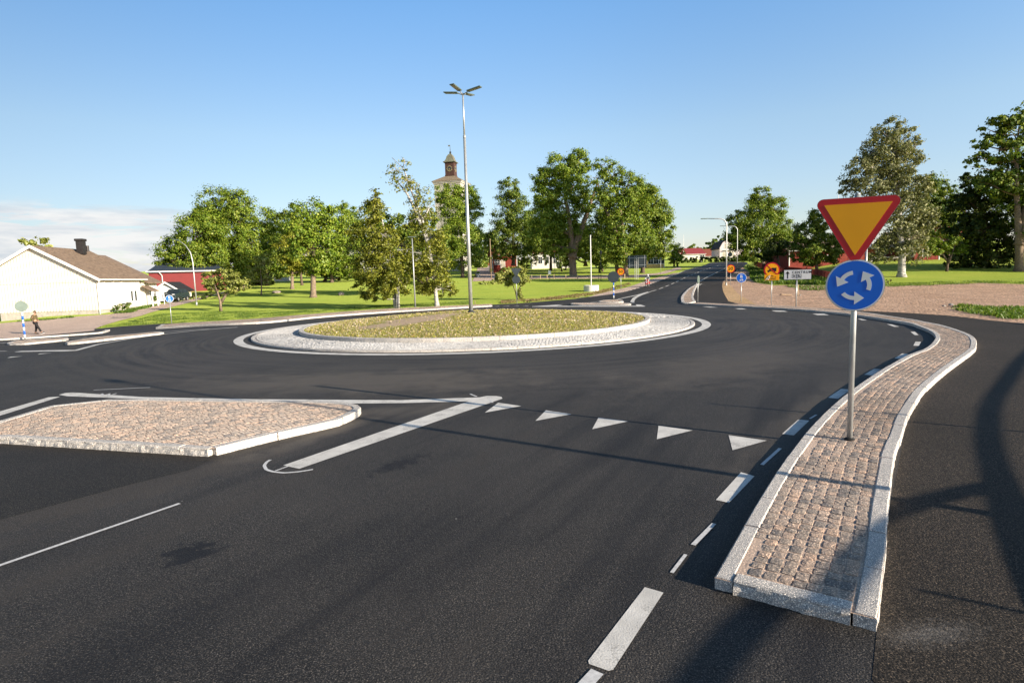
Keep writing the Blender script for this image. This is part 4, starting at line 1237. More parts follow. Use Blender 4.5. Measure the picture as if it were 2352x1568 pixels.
def plain_pole(name, label, cat, bpx, tpy, r, m, extra=None):
    B = G(*bpx); o = thing(name, label, cat, B); h = (bpx[1] - tpy) * per_px(B)
    mb = MB(); mb.tube([(0, 0, -.1), (0, 0, h)], [r, r * .7], 10); mb.build('pole', m, o, True)
    if extra: extra(o, h)
    return o


def knob(o, h): mb = MB(); mb.lathe([(.02, h - .02), (.09, h + .03), (.09, h + .09), (.02, h + .15)], n=10); mb.build('finial', M['white'], o)


def tub(o, h):
    knob(o, h); mb = MB(); mb.lathe([(1.0, -.1), (1.0, .72), (.9, .75), (.9, .6)], n=28); mb.build('concrete_foot', M['white_wall'], o)


plain_pole('flagpole', 'white flagpole standing in a round white concrete tub on the lawn', 'flagpole', (1358, 668), 524 + 20, .085, M['white_wood'], tub)
plain_pole('flagpole', 'thin white flagpole rising above the far red roofs', 'flagpole', (1570, 598), 541, .09, M['white_wood'], knob)
plain_pole('flagpole', 'white flagpole whose tip shows above the give way triangle', 'flagpole', (1921, 606), 440, .07, M['white_wood'], knob)
plain_pole('lamp_post', 'black park lamp post beside the clipped trees', 'lamp post', (1274.7, 631), 560, .05, M['steel_dark'], lambda o, h: MB.build((lambda m: (m.lathe([(.06, h), (.2, h + .12), (.2, h + .5), (.03, h + .7)], n=8), m)[1])(MB()), 'lantern', M['steel_dark'], o))
plain_pole('lamp_post', 'black park lamp post at the path right of the white flagpole', 'lamp post', (1380.5, 645), 585, .05, M['steel_dark'], lambda o, h: MB.build((lambda m: (m.lathe([(.06, h), (.2, h + .12), (.2, h + .5), (.03, h + .7)], n=8), m)[1])(MB()), 'lantern', M['steel_dark'], o))
plain_pole('flagpole', 'slim grey pole in front of a clipped round tree', 'pole', (1284.4, 635), 560, .04, M['steel'], knob)


def wreaths(o, h):
    for z in (h * .22, h * .52):
        C = RNG.normal(0, .16, (160, 3)) + np.array([0, 0, z]); cards('hanging_basket', C, RNG.normal(0, 1, (160, 3)), RNG.normal(0, 1, (160, 3)), RNG.uniform(.08, .16, 160), M['green'], o)


plain_pole('wooden_pole', 'tall brown wooden pole with two green plant baskets by the flower bed', 'pole', (1128.5, 640), 549, .1, M['wood'], wreaths)
B = G(1263, 645); s = per_px(B)
nb = thing('notice_board', 'small white notice board on a dark post at the park path', 'notice board', B)
mb = MB(); mb.tube([(0, .05, -.1), (0, .05, 26 * s)], .05, 8); mb.build('post', M['steel_dark'], nb)
mb = MB(); mb.box((-.02, -.01, 19 * s), (6.2 * s, .05, 8.6 * s), bev=.01); mb.build('board', M['white_wood'], nb)
plain_pole('bollard', 'little rusty marker stake at the lawn edge behind the pavement', 'stake', (1091, 698), 690, .04, M['wood'])
plain_pole('stake', 'bare wooden stake in the dirt behind the CENTRUM board', 'stake', (1833, 680), 653, .045, M['wood_pale'])

# off to the right of the view: things whose shadows cross the road
SUN_AZ = Vector((.837, -.547)).normalized(); EL = math.radians(17.0); CT = 1 / math.tan(EL)


def lift(px, py, h):
    p = G(px, py); q = Vector((p.x, p.y)) + SUN_AZ * (h * CT)
    return Vector((q.x, q.y, RZ + h))


P0 = G(270, 876); hL = 8.0
q = Vector((P0.x, P0.y)) + SUN_AZ * (hL * CT)
L = thing('street_lamp', 'tall straight lamp column standing right of the path outside the view', 'street lamp', (q.x, q.y, 0))
mb = MB(); mb.tube([(0, 0, -.1), (0, 0, hL - .1)], [.085, .05], 12); mb.build('pole', M['steel'], L, True)
mb = MB(); mb.box((-.3, .2, hL), (.9, .35, .1), rz=-.58, bev=.02); mb.build('lamp_head', M['alu_pale'], L)
P0 = G(1610, 925); q = Vector((P0.x, P0.y)) + SUN_AZ * (3.0 * CT)
plain = thing('sign_post', 'bare steel post standing right of the path outside the view', 'post', (q.x, q.y, 0))
mb = MB(); mb.tube([(0, 0, -.1), (0, 0, 3.0)], .035, 10); mb.build('pole', M['steel'], plain, True)
P0 = G(2060, 1343); q = Vector((P0.x, P0.y)) + SUN_AZ * (2.4 * CT)
plain = thing('sign_post', 'second bare steel post right of the path, nearer, outside the view', 'post', (q.x, q.y, 0))
mb = MB(); mb.tube([(0, 0, -.1), (0, 0, 2.4)], .03, 10); mb.build('pole', M['steel'], plain, True)
bt = thing('shadow_caster', 'added bent shape that casts the branching shadow, right of the path outside the view', 'tree', (0, 0, 0))  # unseen caster added here, its curve traced back from the branching shadow
pts = [lift(*q_) for q_ in ((2500, 1440, .0), (2460, 1410, .5), (2405, 1335, 1.0), (2345, 1225, 1.4), (2296, 1110, 1.75), (2268, 1010, 2.0), (2275, 930, 2.25), (2310, 875, 2.4), (2352, 820, 2.6), (2420, 760, 2.8))]
cp_ = catmull(pts, .4); mb = MB(); mb.tube(cp_, [.10 - .042 * min(1, i / len(cp_) * 4) for i in range(len(cp_))], 10)
pts = [lift(*q_) for q_ in ((2296, 1110, 1.75), (2200, 1130, 1.74), (2080, 1163, 1.72), (1960, 1210, 1.72), (1880, 1275, 1.74), (1790, 1370, 1.8), (1700, 1450, 1.9), (1610, 1560, 2.0), (1500, 1720, 2.1))]
mb.tube(catmull(pts, .3), .058, 10)
for L_ in ([(2318, 1192, 1.5), (2200, 1172, 1.6), (2110, 1158, 1.7)], [(2352, 1197, 1.4), (2260, 1183, 1.55), (2160, 1163, 1.7)]):
    mb.tube([lift(*q_) for q_ in L_], .012, 6)
mb.build('trunk', M['bark'], bt, True)

# ------------------------------------------------------------------ trees
WIND = np.array([-.9, .1, -.25])


def tree(name, label, bpx, lobes, leaf='maple', bark='bark', trunk=5, stems=None, size=.26, cover=3.1, clus=1.1, group=None, droop=0, base=None, cat='tree', depth=.9, limbs=True, twig=1.0, spread=.24, seed=None, grow=1.08):
    B = base or G(*bpx, 0.0)
    s = per_px(B)
    rng = np.random.default_rng(seed if seed is not None else int(bpx[0] * 7 + bpx[1]))
    rnd = random.Random(int(bpx[0] * 3 + bpx[1]))
    root = thing(name, label, cat, B, 0, group)
    Bn = np.array(B)
    # stems
    W = lambda x, y, dy=0: np.array(at(x, y, B.y + dy)) - Bn
    top = min(l[1] - l[3] * .5 for l in lobes)
    if stems is None:
        mx = sum(l[0] * l[2] for l in lobes) / sum(l[2] for l in lobes)
        stems = [[(bpx[0], bpx[1]), (bpx[0] + (mx - bpx[0]) * .15 + rnd.uniform(-3, 3), bpx[1] + (top - bpx[1]) * .35), (bpx[0] + (mx - bpx[0]) * .5, bpx[1] + (top - bpx[1]) * .65), (mx, top + (bpx[1] - top) * .12)]]
    mb = MB(); stem_pts = []
    for st in stems:
        P = [Vector(W(x, y, rnd.uniform(-.3, .3) if i else 0)) for i, (x, y) in enumerate(st)]
        P[0].z -= .15
        P = catmull(P, .8); L = len(P)
        rr = [max(.025, trunk * s * ((1 - i / L) ** .8) * (1 + .5 * max(0, 1 - i * .8 / .8))) if i == 0 else max(.025, trunk * s * (1 - i / L) ** .75) for i in range(L)]
        mb.tube(P, rr, 9); stem_pts += list(zip(P, rr))
    Cs, Ns, Ts, Ss = [], [], [], []
    for l in lobes:
        px, py, rx, ry = l[:4]; rx *= grow; ry *= grow; dn = l[4] if len(l) > 4 else 1
        ax, az = rx * s, ry * s; ay = (ax + az) / 2 * depth
        c = W(px, py, rng.uniform(-.45, .45) * ay)
        if limbs:
            cand = [(p, r) for p, r in stem_pts if p.z < c[2] + az * .1] or stem_pts[:1]
            p0, r0 = min(cand, key=lambda q: (q[0] - Vector(c)).length + abs(q[0].z - (c[2] - az * .9)) * .6)
            mid = (p0 + Vector(c)) / 2 + Vector((0, 0, -.06 * (p0 - Vector(c)).length)); r1 = max(.03, min(r0 * .6, ax * .05))
            if (p0 - Vector(c)).length > .4: mb.tube(catmull([p0, mid, Vector(c)], .8), [max(.02, r1 * (1 - .6 * i / 9)) for i in range(len(catmull([p0, mid, Vector(c)], .8)))], 6)
        rad = (ax * ay * az) ** (1 / 3)
        nl = int(cover * dn * 4 * PI * rad * rad / (size * size))
        K = max(8, int(clus * 6.5 * (rad / max(size * 2.4, .35)) ** 1.2)); K = min(K, 130)
        u = rng.normal(0, 1, (K, 3)); u /= np.linalg.norm(u, axis=1, keepdims=True)
        rr_ = rng.uniform(.35, 1.0, K) ** .55
        cc = u * rr_[:, None] * np.array([ax, ay, az]) * .95
        wgt = rng.uniform(.25, 1.75, K) ** 1.3; wgt /= wgt.sum()
        idx = rng.choice(K, nl, p=wgt)
        cr = spread * rad * rng.uniform(.6, 1.3, K)
        off = rng.normal(0, .5, (nl, 3)) * cr[idx][:, None] * np.array([1.15, 1.15, .75])
        if droop:
            k = rng.random(nl) ** 1.3; off += (WIND * droop * cr[idx][:, None] * 1.6) * k[:, None] + np.array([0, 0, -.7]) * droop * (k * cr[idx])[:, None]
        pos = cc[idx] + off
        outw = pos / np.array([ax, ay, az]); outw /= np.maximum(np.linalg.norm(outw, axis=1, keepdims=True), 1e-6)
        loc = off / np.maximum(np.linalg.norm(off, axis=1, keepdims=True), 1e-6)
        N = outw * .6 + loc * .6 + np.array([0, 0, .45]) + rng.normal(0, .55, (nl, 3))
        T = rng.normal(0, 1, (nl, 3)) + (WIND * 1.6 * droop if droop else np.array([0, 0, -.4]))
        Cs.append(c + pos); Ns.append(N); Ts.append(T); Ss.append(rng.uniform(.45, 1.6, nl) * size)
        if limbs:
            for q in rng.choice(K, min(K, int(7 * twig) + 1), replace=False):
                mb.tube([Vector(c), Vector(c + cc[q] * .55) + Vector((0, 0, .1)), Vector(c + cc[q] * 1.02)], [max(.018, ax * .016), .018, .012], 4, cap=False)
    mb.build('trunk', M[bark], root, True)
    cards('crown', np.concatenate(Cs), np.concatenate(Ns), np.concatenate(Ts), np.concatenate(Ss), M[leaf], root, .75 if not droop else .5)
    return root


def bush(label, bpx, lobes, leaf, size=.2, cover=1.6, name='shrub', cat='shrub', base=None, **kw):
    return tree(name, label, bpx, lobes, leaf, trunk=1.0, grow=1.0, size=size, cover=cover, cat=cat, base=base, clus=.8, stems=[[(bpx[0], bpx[1]), (bpx[0], min(l[1] for l in lobes))]], **kw)


PG = 'old trees on the church lawn'
tree('maple_tree', 'broad dense maple beside the swan-neck lamp, outermost of the left clump', (445, 667), [(412, 578, 48, 36), (455, 535, 52, 45), (440, 600, 55, 30), (395, 600, 32, 20), (478, 580, 45, 40), (480, 520, 40, 35)], 'maple', trunk=6, group=PG)
tree('maple_tree', 'tallest round-topped maple of the left clump, bare pale stem showing high up', (546, 660), [(500, 470, 45, 38), (548, 474, 42, 36), (525, 530, 62, 48), (565, 560, 40, 40), (505, 590, 50, 40), (555, 600, 45, 40), (470, 500, 30, 30)], 'maple', 'bark_pale', trunk=5.5, group=PG, stems=[[(546, 660), (547, 610), (551, 540), (546, 470)]])
tree('lime_tree', 'lower rounded tree between the two tallest crowns of the left clump', (613.8, 656), [(607, 515, 40, 38), (600, 570, 42, 38), (630, 590, 36, 34), (590, 615, 38, 28)], 'lime', trunk=4, group=PG)
tree('young_tree', 'pale young tree standing in front of the dark maples', (600, 678), [(590, 620, 24, 24, .8), (606, 598, 20, 22, .7), (578, 640, 20, 16, .8), (612, 635, 18, 16, .7)], 'pale_leaf', 'bark_pale', trunk=1.6, size=.22, cover=2.4)
tree('maple_tree', 'big spreading maple with a thick pale trunk on the sunny lawn', (719.5, 683), [(716, 488, 50, 34), (690, 530, 42, 40), (742, 530, 42, 42), (720, 575, 50, 40), (757, 575, 34, 36), (735, 610, 40, 22)], 'lime', 'bark_pale', trunk=7, group=PG)
tree('lime_tree', 'yellow-green leafy tree just left of the thick pale trunk', (671, 664), [(680, 540, 34, 36), (668, 580, 32, 30), (700, 575, 34, 32), (690, 545, 30, 26), (715, 612, 30, 20), (672, 612, 24, 22)], 'yellowgreen', 'bark_pale', trunk=4, group=PG)
tree('lime_tree', 'slender tree standing behind the yellow-green one', (694, 655), [(655, 520, 26, 34), (650, 570, 30, 36), (648, 610, 30, 24)], 'green', trunk=3, group=PG)
tree('lime_tree', 'loose green tree between the thick-trunked maple and the birches', (762, 649), [(790, 500, 30, 36), (776, 545, 34, 36), (800, 570, 32, 40), (775, 600, 32, 30), (805, 620, 26, 24), (760, 615, 24, 22)], 'lime', 'bark', trunk=4, group=PG)
tree('birch_tree', 'two-stemmed white birch leaning over the lawn, low branches sweeping down', (911.6, 708), [(862, 452, 26, 24, .7), (858, 490, 34, 30), (845, 530, 44, 36), (880, 540, 40, 40), (850, 580, 50, 36), (895, 600, 45, 40), (860, 625, 46, 30), (915, 640, 42, 34), (848, 660, 30, 22), (880, 665, 36, 22), (850, 682, 22, 12)], 'birch', 'birch_bark', trunk=4.6, droop=.9, size=.22, cover=2.9,
     stems=[[(911, 708), (905, 676), (888, 650), (868, 600), (850, 545), (845, 500)], [(912, 705), (913, 655), (902, 590), (887, 545), (872, 480)]])
tree('birch_tree', 'tall white birch with a bare windblown top beside the path lamp', (1003.8, 704), [(912, 392, 26, 20, .22), (935, 415, 34, 22, .25), (958, 440, 34, 30, .28), (930, 372, 16, 12, .18), (985, 480, 28, 34, .35), (960, 500, 34, 30, .45), (990, 545, 38, 36), (975, 585, 46, 38), (1010, 600, 34, 32), (990, 635, 46, 30), (1018, 662, 36, 22), (975, 660, 26, 20)], 'birch', 'birch_bark', trunk=4.8, droop=1.0, size=.21, twig=2.6, cover=2.8,
     stems=[[(1004, 704), (997, 640), (987, 575), (970, 505), (945, 440), (925, 385), (900, 362)], [(985, 560), (960, 500), (935, 445), (905, 410)]])
tree('lime_tree', 'dark leafy tree filling the gap behind the two birches', (982.5, 675), [(930, 520, 45, 36), (920, 565, 50, 40), (950, 600, 50, 36), (900, 610, 44, 30), (1000, 560, 34, 36), (985, 500, 24, 26), (950, 635, 40, 20)], 'green', trunk=4.5, group=PG)
tree('maple_tree', 'leafy maple standing before the church tower, right of the big lamp', (1063, 638), [(1035, 446, 36, 26), (1072, 448, 26, 26), (1088, 475, 20, 36), (1045, 490, 42, 36), (1060, 535, 46, 40), (1088, 545, 22, 30), (1055, 585, 48, 36), (1092, 590, 22, 24), (1030, 560, 34, 36)], 'lime', trunk=4.5, group=PG)
PR_ = 'park trees right of the church'
tree('maple_tree', 'dark narrow maple by the red house, left edge of the park', (1179, 609), [(1170, 432, 24, 24), (1176, 466, 36, 26), (1160, 505, 36, 26), (1195, 505, 34, 26), (1150, 545, 32, 26), (1190, 555, 40, 32), (1160, 580, 34, 20), (1128, 555, 20, 24)], 'green', trunk=4.5, group=PR_, base=Vector((at(1179, 609, 140).x, 140, hz(0, 140))))
tree('ash_tree', 'tallest park tree with a massive trunk and high open crown', (1317, 635), [(1288, 382, 42, 28), (1330, 372, 34, 26), (1245, 405, 26, 20), (1270, 420, 40, 32), (1318, 425, 36, 34), (1255, 450, 36, 30), (1290, 475, 46, 36), (1335, 470, 30, 36, .7), (1265, 510, 46, 36), (1300, 530, 40, 34), (1245, 550, 40, 28), (1330, 545, 34, 34, .8), (1290, 570, 36, 22)], 'lime', 'bark_pale', trunk=9, group=PR_,
     stems=[[(1317, 635), (1314, 580), (1310, 520), (1298, 450), (1290, 385)], [(1314, 590), (1330, 540), (1352, 480), (1372, 420)]])
tree('ash_tree', 'thin-crowned tree leaning right of the tallest park tree', (1438, 636), [(1388, 378, 28, 20, .4), (1410, 400, 30, 22, .5), (1372, 410, 26, 26, .4), (1400, 440, 36, 30, .55), (1375, 460, 30, 30, .5), (1440, 430, 40, 32), (1425, 475, 44, 38), (1460, 480, 38, 36), (1430, 525, 50, 38), (1465, 550, 40, 36), (1410, 560, 40, 32), (1440, 585, 44, 22)], 'maple', 'bark_pale', trunk=6, group=PR_,
     stems=[[(1438, 636), (1437, 590), (1430, 520), (1418, 450), (1395, 385)], [(1434, 570), (1400, 500), (1378, 440), (1372, 410)]])
tree('maple_tree', 'dark shaded maple behind the billboard', (1419, 627), [(1380, 530, 40, 40), (1410, 500, 40, 40), (1370, 575, 40, 26), (1410, 580, 40, 24), (1345, 570, 30, 28)], 'green', trunk=5, group=PR_)
tree('maple_tree', 'rounded maple at the right end of the park, over the road verge', (1475.6, 627), [(1500, 455, 32, 30), (1478, 450, 30, 30), (1515, 490, 32, 32), (1490, 500, 40, 36), (1520, 530, 26, 34), (1495, 550, 42, 34), (1475, 575, 40, 24), (1512, 575, 28, 22)], 'maple', trunk=5, group=PR_)
tree('maple_tree', 'slim-trunked dark tree in front of the white house', (1265, 622), [(1245, 505, 36, 34), (1225, 535, 32, 30), (1262, 540, 36, 30), (1240, 565, 40, 20), (1215, 560, 26, 22)], 'green', trunk=3.5, group=PR_)
CG = 'clipped round-headed trees along the park walk'
for a, b, cx, cy, rx, ry, lb in ((1198, 620, 1197, 596, 12, 20, 'clipped round-headed tree before the thujas, left of its twin'), (1207.5, 620, 1212, 594, 14, 22, 'clipped round-headed tree before the thujas, right of its twin'),
                                 (1290, 624, 1286, 594, 13, 24, 'clipped round-headed tree beside the slim grey pole'), (1298, 621, 1303, 595, 14, 22, 'clipped round-headed tree close to the massive trunk'),
                                 (1377, 626, 1372, 592, 17, 28, 'clipped round-headed tree right of the white flagpole'), (1384, 624, 1388, 592, 15, 26, 'clipped round-headed tree left of the billboard'),
                                 (1548.5, 612.5, 1546, 583, 14, 24, 'clipped round-headed tree by the road, left of a pair'), (1556.5, 612.5, 1558, 581, 15, 24, 'clipped round-headed tree by the road, right of a pair')):
    tree('clipped_tree', lb, (a, b), [(cx, cy, rx, ry)], 'green' if a < 1500 else 'lime', trunk=2, size=.3, cover=2.2, clus=2, spread=.22, group=CG)
for x, lb in ((1231, 'dark columnar thuja at the left corner of the white house'), (1252, 'columnar thuja under the eaves of the white house')):
    tree('thuja', lb, (x, 609), [(x, 592, 6, 17), (x, 575, 5, 14)], 'dark', trunk=.8, size=.25, cover=2.2, clus=2, spread=.2, base=Vector((at(x, 609, 164).x, 164, hz(0, 164))))
tree('young_tree', 'bushy sunlit little tree behind the grey sign backs', (1189.4, 688), [(1168, 624, 20, 15), (1152, 636, 16, 14), (1186, 630, 20, 18), (1200, 640, 14, 14), (1172, 645, 18, 10), (1198, 676, 9, 13)], 'pale_leaf', trunk=1.5, size=.17, cover=6.5, spread=.3, stems=[[(1189, 688), (1184, 670), (1172, 640)], [(1187, 676), (1196, 655), (1196, 640)]])
tree('apple_tree', 'round low crooked tree alone on the near left lawn', (507.5, 714.5), [(487, 637, 22, 17), (515, 633, 24, 16), (545, 645, 24, 18), (505, 652, 30, 18), (535, 662, 26, 14), (480, 655, 16, 13), (562, 658, 12, 12)], 'pale_leaf', 'bark_pale', trunk=2.8, size=.18, cover=3.4, stems=[[(507.5, 714.5), (506, 693), (500, 672), (490, 645)], [(506.5, 692), (520, 676), (535, 650)]])
tree('birch_tree', 'windswept silvery birch with a white trunk right of the give way sign', (2070, 636), [(2062, 288, 26, 20), (2035, 312, 34, 24), (2078, 318, 34, 28), (2010, 345, 34, 26), (2050, 350, 40, 30), (2098, 345, 26, 28), (1985, 378, 34, 26), (2030, 385, 44, 32), (2080, 380, 36, 28), (1962, 412, 28, 22), (2000, 425, 40, 28), (2060, 425, 44, 32), (2105, 425, 36, 28), (1950, 440, 20, 14, .7), (2040, 470, 50, 34), (2095, 470, 44, 36), (2125, 500, 30, 34), (2060, 520, 50, 36), (2100, 535, 44, 34), (2050, 565, 44, 26), (2095, 575, 40, 24), (2030, 590, 34, 14), (2132, 510, 18, 26)], 'silver', 'birch_bark', trunk=8.5, droop=.8, size=.29, cover=2.8, spread=.28,
     stems=[[(2070, 636), (2071, 590), (2066, 520), (2062, 440), (2060, 370), (2062, 295)], [(2064, 430), (2030, 390), (1990, 385)]])
TR = 'garden trees along the right side'
tree('maple_tree', 'large rounded tree behind the two path lamps', (1752, 612), [(1748, 455, 22, 26), (1735, 480, 32, 26), (1775, 480, 34, 28), (1700, 510, 32, 26), (1740, 515, 46, 34), (1790, 515, 32, 30), (1715, 550, 44, 32), (1765, 550, 46, 32), (1800, 545, 24, 28), (1735, 580, 40, 22), (1690, 535, 24, 30)], 'maple', 'bark_pale', trunk=5, group=TR)
tree('fruit_tree', 'small dark fruit tree inside the red picket fence', (1788.6, 615), [(1770, 575, 24, 18), (1800, 570, 26, 18), (1785, 560, 24, 16), (1757, 588, 18, 12)], 'dark', trunk=3, group=TR, base=Vector((at(1788.6, 615, 106).x, 106, hz(0, 106))))
tree('maple_tree', 'dark leafy tree directly left of the give way triangle', (1876.6, 626), [(1885, 510, 34, 26), (1855, 535, 32, 28), (1895, 545, 40, 30), (1865, 570, 44, 28), (1910, 575, 30, 26), (1838, 575, 24, 26), (1880, 595, 46, 14)], 'green', trunk=4, group=TR)
tree('oak_tree', 'dark green tree rising behind the red houses', (2178, 598), [(2145, 425, 32, 28), (2170, 450, 30, 28), (2185, 480, 26, 26), (2150, 480, 36, 32), (2160, 520, 40, 30), (2120, 450, 30, 30)], 'green', trunk=5, group=TR)
tree('oak_tree', 'black-green mass of a tree before the far red house wall', (2265, 615), [(2235, 470, 34, 40), (2270, 440, 40, 40), (2300, 490, 46, 50), (2255, 530, 50, 46), (2310, 550, 50, 50), (2275, 590, 60, 34), (2225, 590, 34, 26), (2215, 530, 26, 36), (2240, 420, 30, 26), (2330, 440, 46, 50), (2202, 480, 22, 36), (2196, 545, 26, 36), (2192, 592, 28, 22)], 'dark', trunk=5, size=.36, cover=3, group=TR)
tree('ash_tree', 'tall tree with a thick pale trunk at the right edge, limbs reaching left', (2340.5, 623), [(2345, 272, 40, 22), (2305, 280, 34, 18), (2275, 300, 30, 16, .8), (2330, 310, 46, 26), (2262, 335, 34, 16, .7), (2240, 360, 28, 13, .6), (2235, 383, 20, 6, .5), (2300, 345, 44, 26), (2355, 350, 46, 34), (2310, 395, 50, 34), (2360, 410, 50, 40), (2400, 330, 50, 50), (2420, 420, 60, 60), (2280, 425, 40, 28), (2330, 450, 50, 34), (2400, 500, 60, 60), (2390, 250, 40, 30)], 'green', 'bark_pale', trunk=9, size=.34, cover=2.6, group=TR, stems=[[(2340.5, 623), (2341, 560), (2337, 480), (2334, 400), (2340, 290)], [(2342, 560), (2356, 480), (2372, 400), (2390, 320)]])
tree('apple_tree', 'crooked little apple tree on the lawn before the red house', (2174, 623.5), [(2145, 562, 24, 14), (2170, 555, 26, 15), (2195, 562, 26, 16), (2160, 575, 34, 12), (2208, 575, 16, 12), (2135, 577, 16, 10)], 'lime', trunk=2.4, size=.22, cover=3.0, stems=[[(2174, 623.5), (2177, 602), (2166, 585), (2150, 568)], [(2177, 602), (2186, 585), (2192, 565)]])
tree('poplar_tree', 'pale leafy treetop peeping over the cream house roof', (84, 650), [(68, 568, 16, 22), (98, 566, 20, 22), (84, 590, 26, 24), (62, 590, 14, 20)], 'pale_leaf', trunk=2.5, size=.34, base=Vector((at(84, 650, 92).x, 92, hz(-75, 92))))
FG = 'far trees beyond the end of the road'
for x, y, rx, ry, lb in ((1641, 556, 20, 17, 'rounded distant tree left of the pink house'), (1590, 570, 16, 11, 'distant dark tree behind the bright red roof'), (1612, 573, 14, 9, 'distant low tree beside the dark one above the roofs'), (1628, 574, 12, 8, 'distant low tree above the ridge of the low tiled roof')):
    tree('distant_tree', lb, (x, 592), [(x - rx * .3, y + ry * .2, rx * .6, ry * .7), (x + rx * .35, y, rx * .6, ry * .8), (x, y + ry * .7, rx * .9, ry * .5)], 'green', trunk=2, size=.9, base=Vector((at(x, 590, 300).x, 300, hz(0, 300))), group=FG)
# dark background trees closing the gaps behind the clumps
BG = 'background trees behind the church lawn'
for k, (x, y, Y, lob, lb) in enumerate(((585, 652, 124, [(560, 625, 30, 20), (590, 635, 34, 16), (540, 640, 26, 14), (620, 640, 26, 12)], 'dark undergrowth trees low between the left trunks'), (745, 648, 130, [(735, 610, 34, 26), (775, 620, 34, 22), (812, 628, 28, 18)], 'dark low tree between the thick-trunked maple and the birches'), (640, 640, 128, [(630, 560, 40, 40), (645, 605, 44, 30)], 'shadowy tree deep behind the left clump'),
                                       (860, 640, 185, [(850, 520, 50, 44), (830, 580, 50, 40), (880, 590, 46, 36)], 'broad tree behind the leaning birch'),
                                       (1110, 620, 200, [(1100, 590, 26, 30), (1112, 560, 20, 26), (1095, 610, 28, 20)], 'green tree behind the red house drive'),
                                       (1345, 610, 150, [(1330, 560, 46, 40), (1370, 570, 40, 34), (1300, 580, 36, 26)], 'dark tree beyond the white house'),
                                       (1840, 600, 150, [(1830, 560, 34, 30), (1850, 575, 30, 22), (1810, 580, 30, 22)], 'dark tree behind the red barn'),
                                       (2235, 600, 120, [(2215, 480, 34, 40), (2225, 540, 40, 44), (2200, 575, 30, 26)], 'dark tree in the shade beside the far red house'))):
    tree('background_tree', lb, (x, y), lob, 'dark' if k not in (3, 4) else 'green', trunk=4, size=.55, base=Vector((at(x, y, Y).x, Y, hz(at(x, y, Y).x, Y))), group=BG)
# a tree right of the view that shades the far lawn
for k_, (tx, ty, hh, lb) in enumerate(((2060, 611, 8, 'big leafy tree on the right lawn outside the view'), (2130, 613, 9, 'second leafy tree on the right lawn outside the view'), (2200, 615, 9, 'third leafy tree on the right lawn outside the view'), (2270, 616, 8, 'fourth leafy tree on the right lawn outside the view'), (2330, 618, 9, 'fifth leafy tree on the right lawn outside the view'))):
    q = G(tx, ty, 0); q = Vector((q.x, q.y)) + SUN_AZ * (hh * CT)
    r_ = thing('maple_tree', lb, 'tree', (q.x, q.y, hz(q.x, q.y)))
    mb = MB(); mb.tube([(0, 0, -.2), (.1, 0, 3), (0, .1, hh)], [.4, .3, .12], 9); mb.build('trunk', M['bark'], r_, True)
    nl = 5200; u = RNG.normal(0, 1, (nl, 3)); u /= np.linalg.norm(u, axis=1, keepdims=True)
    u *= (RNG.uniform(.2, 1, (nl, 1)) ** .4) * np.array([6.5, 6.5, 3.6]); u += RNG.normal(0, .35, (nl, 3))
    cards('crown', u + np.array([0, 0, hh]), u + RNG.normal(0, 2, (nl, 3)), RNG.normal(0, 1, (nl, 3)), RNG.uniform(.35, .9, nl), M['maple'], r_, .75)

# shrubs
bush('low dark green shrub at the corner of the cream house', (281, 716), [(265, 708, 10, 6), (280, 704, 12, 8), (296, 702, 10, 8)], 'green')
bush('rust-coloured shrub between the two green ones by the driveway', (309, 705), [(303, 698, 9, 7), (314, 697, 9, 7)], 'orange_leaf')
bush('green shrubs along the house wall nearest the parked car', (338, 702), [(325, 692, 12, 9), (342, 690, 13, 9), (355, 686, 9, 8)], 'green')
bush('dark hedge beside the garage below the barn wall', (445, 688), [(430, 680, 14, 6), (460, 678, 20, 6), (490, 676, 24, 6), (520, 674, 22, 5)], 'dark')
bush('long dark hedge across the end of the road', (1644, 602), [(1570 + 11 * k, 596.5 - k * .15, 11, 6.5) for k in range(14)], 'dark', size=.55, cover=3, name='hedge', cat='hedge', limbs=False)
bush('rounded dark bush at the corner of the pink house', (1705, 600), [(1700, 588, 12, 12), (1690, 592, 10, 8)], 'dark', size=.45)
bush('round bed of pale flowers and hostas on the lawn by the wooden pole', (1132, 653), [(1112, 649, 14, 5), (1132, 648, 14, 6), (1150, 650, 10, 5)], 'pale_leaf', name='flower_bed', cat='flower bed', size=.24)
bush('clump of low garden plants beside the side lane', (1084, 638), [(1075, 634, 12, 8), (1090, 636, 10, 5)], 'green', size=.3)
bush('single weedy seedling at the edge of the right lawn', (2041, 653), [(2038, 648, 5, 5, .5), (2046, 645, 4, 5, .5)], 'green', size=.2, cover=.6)
bush('pair of thistly weeds on the verge below the little bushy tree', (1211, 697), [(1205, 692, 4, 4), (1218, 691, 4, 5)], 'green', size=.16, cover=.8)
for x in (2020, 2200):
    pass
P0 = G(2170, 738)
q = Vector((P0.x, P0.y)) + SUN_AZ * (1.7 * CT)
bush('low leafy bush right of the path outside the view', (2600, 720), [(2600, 690, 30, 20), (2640, 690, 34, 24), (2680, 695, 30, 20)], 'green', base=Vector((q.x + 2.5, q.y - 1.2, 0)))


